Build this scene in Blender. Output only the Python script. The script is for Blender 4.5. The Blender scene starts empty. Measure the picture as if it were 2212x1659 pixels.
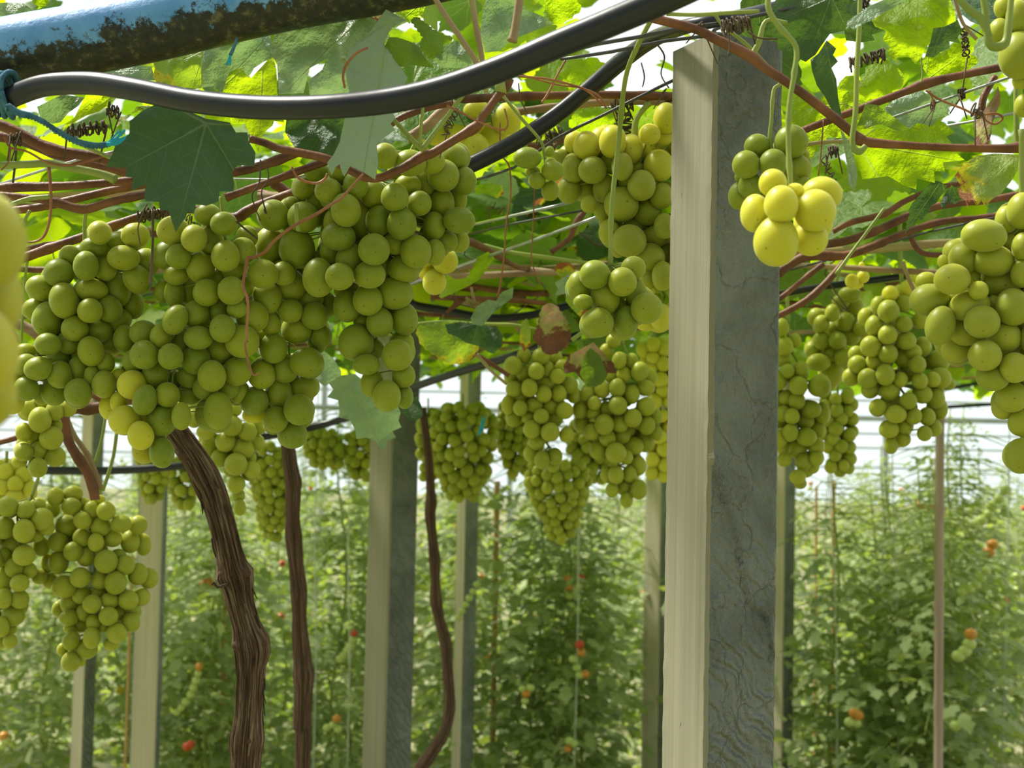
import bpy, bmesh, math, random
from mathutils import Vector, Matrix, noise, geometry
random.seed(7)
S = bpy.context.scene
COL = S.collection

# ---------------------------------------------------------------- camera
F = 2888.0                      # focal length in pixels of a 2212 x 1659 frame
CX, CY = 1106.0, 829.5
EYE = Vector((0, 0, 1.6))
pitch, roll = math.radians(2.5), math.radians(1.2)
FW = Vector((0, math.cos(pitch), math.sin(pitch)))
R0 = Vector((1, 0, 0)); U0 = Vector((0, -math.sin(pitch), math.cos(pitch)))
RT = R0 * math.cos(roll) + U0 * math.sin(roll)
UP = -R0 * math.sin(roll) + U0 * math.cos(roll)
cam = bpy.data.cameras.new('camera'); camo = bpy.data.objects.new('camera', cam); COL.objects.link(camo)
cam.sensor_fit = 'HORIZONTAL'; cam.sensor_width = 36; cam.lens = F * 36 / 2212
cam.clip_start = 0.05; cam.clip_end = 200
cam.dof.use_dof = True; cam.dof.focus_distance = 1.12; cam.dof.aperture_fstop = 12
m = Matrix.Identity(4)
for i in range(3):
    m[i][0] = RT[i]; m[i][1] = UP[i]; m[i][2] = -FW[i]; m[i][3] = EYE[i]
camo.matrix_world = m
S.camera = camo

def P(px, py, d):
    return EYE + FW * d + RT * ((px - CX) / F * d) - UP * ((py - CY) / F * d)

# ---------------------------------------------------------------- world, sun, exposure
W = bpy.data.worlds.new('world'); S.world = W; W.use_nodes = True
nt = W.node_tree; nt.nodes.clear()
wo = nt.nodes.new('ShaderNodeOutputWorld'); bg = nt.nodes.new('ShaderNodeBackground')
tc = nt.nodes.new('ShaderNodeTexCoord'); sp = nt.nodes.new('ShaderNodeSeparateXYZ')
rp = nt.nodes.new('ShaderNodeValToRGB')
nt.links.new(tc.outputs['Generated'], sp.inputs[0]); nt.links.new(sp.outputs['Z'], rp.inputs[0])
rp.color_ramp.elements[0].position = 0.0; rp.color_ramp.elements[0].color = (0.80, 0.90, 0.88, 1)
rp.color_ramp.elements[1].position = 1.0; rp.color_ramp.elements[1].color = (1.0, 1.0, 0.97, 1)
nt.links.new(rp.outputs[0], bg.inputs[0]); nt.links.new(bg.outputs[0], wo.inputs[0])
# the hazy sky is brightest on the side of the sun (+Y) and dimmer behind the viewer
mr = nt.nodes.new('ShaderNodeMapRange'); nt.links.new(sp.outputs['Y'], mr.inputs['Value'])
mr.inputs['From Min'].default_value = -0.7; mr.inputs['From Max'].default_value = 0.8
mr.inputs['To Min'].default_value = 0.50; mr.inputs['To Max'].default_value = 1.32
nt.links.new(mr.outputs[0], bg.inputs[1])
sl = bpy.data.lights.new('sun', 'SUN'); sl.energy = 6.5; sl.angle = math.radians(7); sl.color = (1.0, 0.95, 0.84)
so = bpy.data.objects.new('sun', sl); COL.objects.link(so)
so.rotation_euler = Vector((0.62, -0.30, -1.0)).to_track_quat('-Z', 'Y').to_euler()
so.location = (-3, 3, 8)
S.view_settings.view_transform = 'Standard'; S.view_settings.look = 'None'
S.view_settings.gamma = 1.0; S.view_settings.exposure = 0.0
S.view_settings.use_curve_mapping = False
cy = S.cycles
cy.max_bounces = 7; cy.diffuse_bounces = 3; cy.glossy_bounces = 2; cy.transmission_bounces = 5; cy.transparent_max_bounces = 4
cy.use_adaptive_sampling = True; cy.adaptive_threshold = 0.03; cy.use_denoising = True
cy.caustics_reflective = False; cy.caustics_refractive = False; cy.sample_clamp_indirect = 4.0

# ---------------------------------------------------------------- helpers
def tag(o, label=None, cat=None, group=None, kind=None):
    if label: o['label'] = label
    if cat: o['category'] = cat
    if group: o['group'] = group
    if kind: o['kind'] = kind
    return o

def link(name, mesh, parent=None, loc=None):
    o = bpy.data.objects.new(name, mesh); COL.objects.link(o)
    if parent is not None: o.parent = parent
    if loc is not None: o.location = loc
    return o

def empty(name, loc, label, cat, group=None):
    o = bpy.data.objects.new(name, None); COL.objects.link(o); o.location = loc
    o.empty_display_size = 0.02
    return tag(o, label, cat, group)

def mesh_from(name, vs, fs, mats, smooth=True, fm=None, uv=None, off=None):
    if off is not None: vs = [Vector(v) - off for v in vs]
    me = bpy.data.meshes.new(name); me.from_pydata([tuple(v) for v in vs], [], fs)
    for mt in (mats if isinstance(mats, (list, tuple)) else [mats]): me.materials.append(mt)
    if smooth: me.polygons.foreach_set('use_smooth', [True] * len(me.polygons))
    if fm: me.polygons.foreach_set('material_index', fm)
    if uv:
        l = me.uv_layers.new(name='UVMap'); li = [0] * len(me.loops); me.loops.foreach_get('vertex_index', li)
        flat = []
        for i in li: flat += [uv[i][0], uv[i][1]]
        l.data.foreach_set('uv', flat)
    me.update(); return me

def smooth_path(pts, k=5):
    """Catmull-Rom through (Vector, radius) pairs."""
    if len(pts) < 3: 
        (a, ra), (b, rb) = pts
        return [(a.lerp(b, t / k), ra + (rb - ra) * t / k) for t in range(k + 1)]
    out = []
    n = len(pts)
    for i in range(n - 1):
        p0 = pts[max(i - 1, 0)]; p1 = pts[i]; p2 = pts[i + 1]; p3 = pts[min(i + 2, n - 1)]
        for j in range(k):
            t = j / k; t2 = t * t; t3 = t2 * t
            v = 0.5 * ((2 * p1[0]) + (p2[0] - p0[0]) * t + (2 * p0[0] - 5 * p1[0] + 4 * p2[0] - p3[0]) * t2 + (3 * p1[0] - p0[0] - 3 * p2[0] + p3[0]) * t3)
            out.append((v, p1[1] + (p2[1] - p1[1]) * t))
    out.append(pts[-1]); return out

class TM:
    """collects tubes and the like into one mesh"""
    def __init__(s): s.v = []; s.f = []; s.fm = []; s.uv = []
    def tube(s, pts, seg=8, k=5, ridge=0.0, node=0.0, nstep=0.07, mi=0, smooth=True, seed=0):
        path = smooth_path(pts, k) if smooth else pts
        b = len(s.v); n = len(path)
        t0 = (path[1][0] - path[0][0]).normalized()
        a = Vector((0, 0, 1)) if abs(t0.z) < 0.8 else Vector((1, 0, 0))
        nrm = t0.cross(a).normalized(); L = 0.0
        for i, (p, r) in enumerate(path):
            t = (path[min(i + 1, n - 1)][0] - path[max(i - 1, 0)][0])
            if t.length < 1e-9: t = t0
            t.normalize(); nrm = (nrm - t * nrm.dot(t))
            if nrm.length < 1e-6: nrm = t.cross(a)
            nrm.normalize(); bi = t.cross(nrm)
            if i: L += (p - path[i - 1][0]).length
            rr = r
            if node:
                ph = (L + seed * 0.013) % nstep; dd = min(ph, nstep - ph); rr = r * (1 + node * math.exp(-(dd / (1.2 * r)) ** 2))
            for j in range(seg):
                an = 2 * math.pi * j / seg
                q = rr
                if ridge:
                    q = rr * (1 + ridge * (noise.noise(Vector((math.cos(an) * 3.2 + seed, math.sin(an) * 3.2, L * 9))) + 0.9 * noise.noise(Vector((math.cos(an) * 8, math.sin(an) * 8 + seed, L * 16)))))
                s.v.append(p + nrm * (math.cos(an) * q) + bi * (math.sin(an) * q)); s.uv.append((j / seg, L))
        for i in range(n - 1):
            for j in range(seg):
                c = b + i * seg + j; e = b + i * seg + (j + 1) % seg
                s.f.append((c, e, e + seg, c + seg)); s.fm.append(mi)
        s.f.append(tuple(b + j for j in reversed(range(seg)))); s.fm.append(mi)
        s.f.append(tuple(b + (n - 1) * seg + j for j in range(seg))); s.fm.append(mi)
        return s
    def box(s, c, sx, sy, sz, rot=None, mi=0):
        b = len(s.v)
        for z in (-1, 1):
            for x, y in ((-1, -1), (1, -1), (1, 1), (-1, 1)):
                v = Vector((x * sx / 2, y * sy / 2, z * sz / 2))
                if rot: v = rot @ v
                s.v.append(Vector(c) + v); s.uv.append((0, 0))
        for f in ((3, 2, 1, 0), (4, 5, 6, 7), (0, 1, 5, 4), (1, 2, 6, 5), (2, 3, 7, 6), (3, 0, 4, 7)):
            s.f.append(tuple(b + i for i in f)); s.fm.append(mi)
    def ball(s, c, r, n=8, m_=6, sc=(1, 1, 1), mi=0):
        b = len(s.v)
        for i in range(m_ + 1):
            th = math.pi * i / m_
            for j in range(n):
                ph = 2 * math.pi * j / n
                s.v.append(Vector(c) + Vector((math.sin(th) * math.cos(ph) * r * sc[0], math.sin(th) * math.sin(ph) * r * sc[1], math.cos(th) * r * sc[2]))); s.uv.append((0, 0))
        for i in range(m_):
            for j in range(n):
                a_ = b + i * n + j; c_ = b + i * n + (j + 1) % n
                s.f.append((a_, a_ + n, c_ + n, c_)); s.fm.append(mi)
    def build(s, name, mat, parent=None, off=None, smooth=True):
        off = off if off is not None else (parent.location if parent is not None and parent.parent is None else Vector((0, 0, 0)))
        me = mesh_from(name, s.v, s.f, mat, smooth, s.fm, s.uv, off)
        return link(name, me, parent)

def px_path(pts, d, w=None):
    """[(x, y, width px[, depth])] -> [(Vector, radius)]"""
    out = []
    for p in pts:
        dd = p[3] if len(p) > 3 else d; ww = p[2] if len(p) > 2 and p[2] is not None else w
        out.append((P(p[0], p[1], dd), ww / 2 * dd / F))
    return out

def Z(ox, oy, s, lst):
    return [(ox + e[0] / s, oy + e[1] / s) + tuple(v / s for v in e[2:4]) + tuple(e[4:]) for e in lst]

# ---------------------------------------------------------------- materials
class NT:
    def __init__(s, name):
        s.m = bpy.data.materials.new(name); s.m.use_nodes = True; s.t = s.m.node_tree; s.t.nodes.clear()
        s.out = s.n('ShaderNodeOutputMaterial')
    def n(s, ty, **kw):
        nd = s.t.nodes.new(ty)
        for k, v in kw.items():
            setattr(nd, k, v)
        return nd
    def i(s, nd, **kw):
        for k, v in kw.items():
            k2 = k.replace('_', ' ')
            sock = nd.inputs[k2] if k2 in nd.inputs else nd.inputs[k]
            if hasattr(v, 'default_value') or isinstance(v, bpy.types.NodeSocket): s.t.links.new(v, sock)
            else: sock.default_value = v
        return nd
    def math(s, op, a, b=None, c=None, clamp=False):
        nd = s.n('ShaderNodeMath', operation=op); nd.use_clamp = clamp
        for k, v in enumerate((a, b, c)):
            if v is None: continue
            if isinstance(v, bpy.types.NodeSocket): s.t.links.new(v, nd.inputs[k])
            else: nd.inputs[k].default_value = v
        return nd.outputs[0]
    def mix(s, f, a, b, bt='MIX'):
        nd = s.n('ShaderNodeMix', data_type='RGBA', blend_type=bt)
        for k, v in ((0, f), (6, a), (7, b)):
            if isinstance(v, bpy.types.NodeSocket): s.t.links.new(v, nd.inputs[k])
            else: nd.inputs[k].default_value = v if k == 0 else (tuple(v) + (1,))[:4]
        return nd.outputs[2]
    def ramp(s, f, stops):
        nd = s.n('ShaderNodeValToRGB'); s.t.links.new(f, nd.inputs[0]); cr = nd.color_ramp
        while len(cr.elements) < len(stops): cr.elements.new(0.5)
        for e, (p, c) in zip(cr.elements, stops):
            e.position = p; e.color = (tuple(c) + (1,))[:4] if isinstance(c, tuple) else (c, c, c, 1)
        return nd.outputs[0]
    def noise(s, vec, scale, detail=3, rough=0.6, dist=0.0):
        nd = s.n('ShaderNodeTexNoise'); nd.inputs['Scale'].default_value = scale; nd.inputs['Detail'].default_value = detail
        nd.inputs['Roughness'].default_value = rough; nd.inputs['Distortion'].default_value = dist
        if vec is not None: s.t.links.new(vec, nd.inputs['Vector'])
        return nd.outputs[0]
    def vscale(s, vec, sc):
        nd = s.n('ShaderNodeMapping'); s.t.links.new(vec, nd.inputs[0]); nd.inputs['Scale'].default_value = sc; return nd.outputs[0]
    def obj(s): return s.n('ShaderNodeTexCoord').outputs['Object']
    def bump(s, h, st=0.5, dist=0.01):
        nd = s.n('ShaderNodeBump'); nd.inputs['Strength'].default_value = st; nd.inputs['Distance'].default_value = dist
        s.t.links.new(h, nd.inputs['Height']); return nd.outputs[0]
    def pr(s, col, rough=0.6, **kw):
        nd = s.n('ShaderNodeBsdfPrincipled'); s.i(nd, Base_Color=(tuple(col) + (1,))[:4] if not isinstance(col, bpy.types.NodeSocket) else col, Roughness=rough)
        for k, v in kw.items(): s.i(nd, **{k: v})
        return nd.outputs[0]
    def done(s, sh): s.t.links.new(sh, s.out.inputs[0]); return s.m

def mat_simple(name, c1, c2, scale=20, rough=0.6, bump=0.0, stretch=(1, 1, 1), bscale=60, bdist=0.003, spec=0.5, metal=0.0):
    n = NT(name); v = n.vscale(n.obj(), stretch)
    col = n.ramp(n.noise(v, scale, 4), [(0.32, c1), (0.68, c2)])
    kw = {'Specular IOR Level': spec, 'Metallic': metal}
    if bump: kw['Normal'] = n.bump(n.noise(v, bscale, 4), bump, bdist)
    return n.done(n.pr(col, rough, **kw))

def mat_berry(name, c_lo, c_hi, sss=1.0):
    n = NT(name); oi = n.n('ShaderNodeObjectInfo').outputs['Random']; v0 = n.obj()
    wn = n.n('ShaderNodeTexWhiteNoise'); wn.noise_dimensions = '1D'; n.t.links.new(oi, wn.inputs['W'])
    off = n.n('ShaderNodeVectorMath', operation='SCALE'); n.t.links.new(wn.outputs['Color'], off.inputs[0]); off.inputs['Scale'].default_value = 30
    ad = n.n('ShaderNodeVectorMath', operation='ADD'); n.t.links.new(v0, ad.inputs[0]); n.t.links.new(off.outputs[0], ad.inputs[1]); v = ad.outputs[0]
    col = n.ramp(oi, [(0.0, c_lo), (1.0, c_hi)])
    big = n.noise(v, 1.6, 2); col = n.mix(n.math('MULTIPLY', big, 0.35), col, c_hi)
    sp_ = n.ramp(n.noise(v, 15.0, 2, 0.5), [(0.20, 1.0), (0.27, 0.0)])       # fine lenticels on the skin
    col = n.mix(n.math('MULTIPLY', sp_, 0.45), col, (0.10, 0.09, 0.02))
    bloom = n.ramp(n.noise(v, 2.6, 4), [(0.35, 0.0), (0.75, 0.13)])
    col = n.mix(bloom, col, (0.50, 0.56, 0.34))
    sc = n.n('ShaderNodeVectorMath', operation='MULTIPLY_ADD'); n.t.links.new(wn.outputs['Color'], sc.inputs[0])
    sc.inputs[1].default_value = (1.3, 0.9, 1.3); sc.inputs[2].default_value = (-0.65, -1.3, -1.2)
    nm = n.n('ShaderNodeVectorMath', operation='NORMALIZE'); n.t.links.new(sc.outputs[0], nm.inputs[0])
    dot = n.n('ShaderNodeVectorMath', operation='DISTANCE'); n.t.links.new(v0, dot.inputs[0]); n.t.links.new(nm.outputs[0], dot.inputs[1])
    col = n.mix(n.ramp(dot.outputs['Value'], [(0.03, 0.75), (0.055, 0.0)]), col, (0.05, 0.035, 0.01))   # the blossom scar
    sh = n.pr(col, 0.42, **{'Subsurface Weight': sss, 'Subsurface Radius': (1.0, 0.85, 0.22), 'Subsurface Scale': 0.016, 'Specular IOR Level': 0.28, 'Sheen Weight': 0.16, 'Sheen Roughness': 0.35})
    return n.done(sh)

VD = [(0, 1), (0.72, 0.69), (-0.72, 0.69), (0.97, -0.22), (-0.97, -0.22)]
def mat_leaf(name, up1, up2, un1, un2, tr1, tr2, edge=None, edge2=None, tw=0.5, rough=0.42, blotch=0.0, er=0.7, spec=0.4, vcol=(0.34, 0.42, 0.14)):
    n = NT(name)
    uv = n.n('ShaderNodeUVMap').outputs[0]; sx = n.n('ShaderNodeSeparateXYZ'); n.t.links.new(uv, sx.inputs[0])
    x, y = sx.outputs[0], sx.outputs[1]; fx = n.math('MODULO', n.math('ADD', x, 400.0), 4.0); 
    # cell coordinates: each leaf sits in its own 4 x 4 cell of the UV plane
    cx_ = n.math('FLOOR', n.math('DIVIDE', n.math('ADD', x, 402.0), 4.0)); cy_ = n.math('FLOOR', n.math('DIVIDE', n.math('ADD', y, 402.0), 4.0))
    x = n.math('SUBTRACT', n.math('ADD', x, 400.0), n.math('MULTIPLY', cx_, 4.0)); y = n.math('SUBTRACT', n.math('ADD', y, 400.0), n.math('MULTIPLY', cy_, 4.0))
    cv = n.n('ShaderNodeCombineXYZ'); n.t.links.new(cx_, cv.inputs[0]); n.t.links.new(cy_, cv.inputs[1])
    oi = n.n('ShaderNodeObjectInfo').outputs['Random']; n.t.links.new(oi, cv.inputs[2])
    wn = n.n('ShaderNodeTexWhiteNoise'); n.t.links.new(cv.outputs[0], wn.inputs['Vector']); rnd = wn.outputs['Value']
    vein = None; best = None
    for dx, dy in VD:
        al = n.math('ADD', n.math('MULTIPLY', x, dx), n.math('MULTIPLY', y, dy))
        ac = n.math('ABSOLUTE', n.math('SUBTRACT', n.math('MULTIPLY', x, dy), n.math('MULTIPLY', y, dx)))
        wd = n.math('MULTIPLY', n.math('SUBTRACT', 1.15, al), 0.016)
        k = n.math('MULTIPLY', n.math('SUBTRACT', 1.0, n.math('DIVIDE', ac, wd), clamp=True), n.math('GREATER_THAN', al, 0.0))
        sec = n.math('SUBTRACT', al, n.math('MULTIPLY', ac, 0.9))        # side veins leave the main one at an angle
        sw = n.math('ABSOLUTE', n.math('SUBTRACT', n.math('FRACT', n.math('MULTIPLY', sec, 6.5)), 0.5))
        sk = n.math('MULTIPLY', n.math('MULTIPLY', n.math('LESS_THAN', sw, 0.03), n.math('LESS_THAN', ac, n.math('MULTIPLY', al, 0.42))), 0.28)
        k = n.math('MAXIMUM', k, sk)
        vein = k if vein is None else n.math('MAXIMUM', vein, k)
    ob = n.obj(); nz = n.noise(uv, 3.5, 4); nf = n.noise(uv, 22, 3)
    f = n.math('ADD', n.math('MULTIPLY', rnd, 0.75), n.math('MULTIPLY', nz, 0.35), clamp=True)
    up = n.mix(f, up1, up2); un = n.mix(f, un1, un2); tr = n.mix(f, tr1, tr2)
    tr = n.mix(n.math('MULTIPLY', nf, 0.5), tr, n.mix(1.0, tr, (0.75, 0.9, 0.5), 'MULTIPLY'))
    up = n.mix(n.math('MULTIPLY', vein, 0.55), up, vcol); un = n.mix(n.math('MULTIPLY', vein, 0.6), un, vcol)
    tr = n.mix(n.math('MULTIPLY', vein, 0.45), tr, (0.55, 0.66, 0.18))
    if edge:
        rr = n.math('SQRT', n.math('ADD', n.math('MULTIPLY', x, x), n.math('MULTIPLY', y, y)))
        e = n.math('ADD', rr, n.math('MULTIPLY', n.math('SUBTRACT', nz, 0.5), 1.1))
        e = n.math('ADD', e, n.math('MULTIPLY', n.math('SUBTRACT', rnd, 0.5), 0.5))
        k1 = n.ramp(e, [(er, 0.0), (er + 0.12, 1.0)]); k2 = n.ramp(e, [(min(er + 0.2, 0.97), 0.0), (min(er + 0.28, 1.0), 1.0)])
        for c in (0,):
            up = n.mix(k1, up, edge); un = n.mix(k1, un, edge); tr = n.mix(k1, tr, edge)
            up = n.mix(k2, up, edge2); un = n.mix(k2, un, edge2); tr = n.mix(k2, tr, edge2)
    geo = n.n('ShaderNodeNewGeometry').outputs['Backfacing']
    ref = n.mix(geo, up, un)
    h = n.math('ADD', n.math('MULTIPLY', vein, 0.15), n.noise(uv, 8, 4))
    nb = n.bump(h, 0.7, 0.006)
    ps = n.pr(ref, rough, **{'Specular IOR Level': spec, 'Normal': nb})
    tb = n.n('ShaderNodeBsdfTranslucent'); n.t.links.new(tr, tb.inputs[0]); n.t.links.new(nb, tb.inputs['Normal'])
    mx = n.n('ShaderNodeMixShader'); mx.inputs[0].default_value = tw
    n.t.links.new(ps, mx.inputs[1]); n.t.links.new(tb.outputs[0], mx.inputs[2])
    return n.done(mx.outputs[0])

M = {}
M['berry_green'] = mat_berry('grape_skin_green', (0.19, 0.265, 0.010), (0.32, 0.365, 0.014))
M['berry_mid'] = mat_berry('grape_skin_yellow_green', (0.29, 0.34, 0.020), (0.41, 0.44, 0.035))
M['berry_gold'] = mat_berry('grape_skin_golden', (0.56, 0.55, 0.025), (0.66, 0.64, 0.06))
M['berry_amber'] = mat_berry('grape_skin_amber_backlit', (0.42, 0.40, 0.015), (0.52, 0.48, 0.03))  # amber tone puts the close bunch's backlight into the skin colour
M['leaf'] = mat_leaf('vine_leaf', (0.06, 0.14, 0.04), (0.11, 0.21, 0.05), (0.10, 0.19, 0.05), (0.18, 0.28, 0.09), (0.16, 0.38, 0.004), (0.46, 0.66, 0.008), tw=0.48)
M['leaf_bright'] = mat_leaf('vine_leaf_bright', (0.10, 0.22, 0.02), (0.16, 0.28, 0.03), (0.14, 0.26, 0.02), (0.20, 0.32, 0.03), (0.50, 0.76, 0.003), (0.72, 0.88, 0.008), tw=0.66)
M['leaf_dark'] = mat_leaf('vine_leaf_dark', (0.055, 0.12, 0.055), (0.075, 0.155, 0.065), (0.06, 0.12, 0.04), (0.08, 0.15, 0.05), (0.10, 0.22, 0.02), (0.16, 0.3, 0.03), tw=0.25, vcol=(0.24, 0.32, 0.20))
M['leaf_pale'] = mat_leaf('vine_leaf_pale', (0.24, 0.36, 0.22), (0.36, 0.47, 0.34), (0.30, 0.41, 0.28), (0.42, 0.52, 0.40), (0.3, 0.5, 0.12), (0.4, 0.6, 0.2), tw=0.3, rough=0.35)
M['leaf_edge'] = mat_leaf('vine_leaf_scorched_edge', (0.14, 0.25, 0.04), (0.2, 0.32, 0.05), (0.2, 0.3, 0.07), (0.28, 0.36, 0.1), (0.5, 0.72, 0.03), (0.7, 0.8, 0.05), edge=(0.75, 0.66, 0.04), edge2=(0.45, 0.16, 0.05), tw=0.5, er=0.62)
M['leaf_dry'] = mat_leaf('vine_leaf_dry', (0.34, 0.2, 0.12), (0.5, 0.34, 0.24), (0.36, 0.22, 0.14), (0.52, 0.36, 0.28), (0.4, 0.2, 0.1), (0.5, 0.3, 0.15), edge=(0.42, 0.40, 0.12), edge2=(0.22, 0.09, 0.05), tw=0.3, rough=0.7, er=0.45)
M['leaf_tomato'] = mat_leaf('tomato_leaf', (0.16, 0.25, 0.07), (0.46, 0.56, 0.24), (0.25, 0.34, 0.13), (0.54, 0.62, 0.32), (0.34, 0.52, 0.05), (0.72, 0.82, 0.12), tw=0.40, rough=0.33, spec=0.6)
M['cane'] = mat_simple('cane_bark', (0.085, 0.026, 0.010), (0.26, 0.10, 0.04), 30, 0.55, 0.7, (1, 1, 1), 120, 0.0015)
M['cane_tan'] = mat_simple('old_cane_bark', (0.24, 0.15, 0.08), (0.5, 0.34, 0.2), 40, 0.7, 0.6, (0.15, 1, 1), 150, 0.002)
M['stem'] = mat_simple('green_shoot', (0.22, 0.30, 0.05), (0.38, 0.44, 0.10), 16, 0.5, 0.2)
M['stem_pink'] = mat_simple('pinkish_shoot', (0.34, 0.22, 0.12), (0.42, 0.36, 0.14), 16, 0.5, 0.2)
M['tendril'] = mat_simple('tendril_skin', (0.22, 0.07, 0.03), (0.48, 0.20, 0.08), 30, 0.5)
M['tendril_dry'] = mat_simple('dry_tendril', (0.05, 0.035, 0.02), (0.16, 0.11, 0.07), 30, 0.8)
def mat_bark(name, c1, c2, c3):
    n = NT(name); uv = n.n('ShaderNodeUVMap').outputs[0]; v = n.vscale(uv, (34, 13, 1))
    a = n.math('ADD', n.math('MULTIPLY', n.noise(v, 1.0, 5, 0.7, 0.5), 0.6), n.math('MULTIPLY', n.noise(n.vscale(uv, (90, 30, 1)), 1.0, 4, 0.7, 0.3), 0.4)); b = n.noise(n.vscale(n.obj(), (1, 1, 0.5)), 12, 4)
    col = n.ramp(a, [(0.42, c1), (0.50, c2), (0.60, c3)]); col = n.mix(n.math('MULTIPLY', b, 0.5), col, c1)
    return n.done(n.pr(col, 0.85, **{'Normal': n.bump(a, 1.0, 0.006), 'Specular IOR Level': 0.2}))
M['bark'] = mat_bark('vine_trunk_bark', (0.05, 0.027, 0.018), (0.20, 0.115, 0.075), (0.50, 0.38, 0.27))
M['bark2'] = mat_bark('slim_trunk_bark', (0.07, 0.038, 0.026), (0.20, 0.115, 0.08), (0.38, 0.26, 0.19))
M['hose'] = mat_simple('black_polythene_hose', (0.006, 0.007, 0.012), (0.014, 0.016, 0.025), 6, 0.33, 0.05, spec=0.55)
M['wire'] = mat_simple('galvanised_wire', (0.30, 0.32, 0.34), (0.5, 0.52, 0.54), 50, 0.35, metal=0.7)
M['wire_dark'] = mat_simple('dark_wire', (0.03, 0.03, 0.032), (0.08, 0.08, 0.085), 50, 0.45)
M['twine'] = mat_simple('faded_blue_twine', (0.03, 0.12, 0.20), (0.10, 0.26, 0.36), 90, 0.9, 0.8, (1, 1, 1), 500, 0.002)
M['twine_end'] = mat_simple('bright_blue_twine', (0.01, 0.30, 0.52), (0.03, 0.48, 0.70), 90, 0.8)
M['bamboo'] = mat_simple('weathered_bamboo', (0.30, 0.20, 0.16), (0.52, 0.40, 0.34), 25, 0.6, 0.3, (1, 1, 0.1), 90, 0.001)
M['string'] = mat_simple('white_string', (0.6, 0.62, 0.55), (0.75, 0.76, 0.7), 30, 0.8)
M['tape'] = mat_simple('orange_cane', (0.55, 0.30, 0.12), (0.70, 0.42, 0.2), 30, 0.7)
M['tom_green'] = mat_simple('unripe_tomato_skin', (0.48, 0.60, 0.14), (0.62, 0.70, 0.26), 12, 0.35)
M['tom_orange'] = mat_simple('ripening_tomato_skin', (0.68, 0.22, 0.03), (0.75, 0.38, 0.06), 12, 0.3)
M['tom_red'] = mat_simple('ripe_tomato_skin', (0.6, 0.06, 0.02), (0.7, 0.1, 0.03), 12, 0.3)
M['steel'] = mat_simple('greenhouse_rail', (0.35, 0.42, 0.40), (0.5, 0.55, 0.52), 3, 0.6)
M['flower'] = mat_simple('tomato_flower', (0.8, 0.6, 0.03), (0.85, 0.7, 0.06), 12, 0.6)
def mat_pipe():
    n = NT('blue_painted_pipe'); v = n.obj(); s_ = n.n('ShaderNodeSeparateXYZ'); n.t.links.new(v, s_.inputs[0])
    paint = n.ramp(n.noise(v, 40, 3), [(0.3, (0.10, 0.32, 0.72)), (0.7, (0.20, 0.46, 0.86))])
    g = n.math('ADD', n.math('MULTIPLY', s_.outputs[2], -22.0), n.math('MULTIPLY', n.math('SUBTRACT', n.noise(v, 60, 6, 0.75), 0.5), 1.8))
    k = n.ramp(n.math('ADD', g, 0.5), [(0.40, 0.0), (0.52, 1.0)])  # underside mask: algae dirt plus shade put into the colour
    grime_shade = n.ramp(n.noise(v, 130, 5, 0.7), [(0.38, (0.012, 0.014, 0.012)), (0.55, (0.03, 0.033, 0.02)), (0.68, (0.16, 0.14, 0.07))])
    return n.done(n.pr(n.mix(k, paint, grime_shade), 0.45, **{'Normal': n.bump(n.noise(v, 160, 5), 0.35, 0.002)}))
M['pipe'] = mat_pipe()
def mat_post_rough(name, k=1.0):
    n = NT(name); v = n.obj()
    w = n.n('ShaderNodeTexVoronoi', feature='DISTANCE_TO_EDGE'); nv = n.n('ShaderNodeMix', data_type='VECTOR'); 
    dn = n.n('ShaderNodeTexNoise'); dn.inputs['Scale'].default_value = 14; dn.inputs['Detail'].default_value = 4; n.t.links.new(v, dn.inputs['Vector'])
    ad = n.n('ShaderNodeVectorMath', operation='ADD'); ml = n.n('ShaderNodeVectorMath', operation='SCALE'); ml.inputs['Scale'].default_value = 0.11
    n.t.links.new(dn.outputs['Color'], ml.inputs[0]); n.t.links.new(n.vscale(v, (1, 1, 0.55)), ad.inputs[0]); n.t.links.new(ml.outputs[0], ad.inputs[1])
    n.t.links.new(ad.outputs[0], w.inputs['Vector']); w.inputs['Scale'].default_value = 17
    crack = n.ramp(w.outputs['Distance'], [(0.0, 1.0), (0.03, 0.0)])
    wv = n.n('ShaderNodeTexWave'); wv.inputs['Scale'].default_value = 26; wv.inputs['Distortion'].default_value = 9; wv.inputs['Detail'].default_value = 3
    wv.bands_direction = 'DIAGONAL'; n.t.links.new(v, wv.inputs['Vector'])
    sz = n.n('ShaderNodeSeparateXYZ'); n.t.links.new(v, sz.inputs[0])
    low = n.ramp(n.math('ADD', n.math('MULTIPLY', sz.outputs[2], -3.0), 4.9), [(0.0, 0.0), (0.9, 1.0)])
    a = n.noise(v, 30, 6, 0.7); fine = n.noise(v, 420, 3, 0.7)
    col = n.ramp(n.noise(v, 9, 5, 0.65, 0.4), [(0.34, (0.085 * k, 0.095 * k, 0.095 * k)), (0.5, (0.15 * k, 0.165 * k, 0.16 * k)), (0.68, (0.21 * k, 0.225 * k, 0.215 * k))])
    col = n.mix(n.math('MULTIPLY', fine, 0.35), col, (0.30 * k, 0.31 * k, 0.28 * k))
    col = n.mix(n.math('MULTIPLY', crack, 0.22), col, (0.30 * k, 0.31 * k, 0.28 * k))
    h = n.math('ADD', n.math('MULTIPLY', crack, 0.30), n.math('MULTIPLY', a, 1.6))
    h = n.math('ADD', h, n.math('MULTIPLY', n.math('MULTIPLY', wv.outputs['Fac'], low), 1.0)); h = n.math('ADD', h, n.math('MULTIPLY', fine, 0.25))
    return n.done(n.pr(col, 0.7, **{'Normal': n.bump(h, 1.0, 0.006), 'Specular IOR Level': 0.4}))
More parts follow.
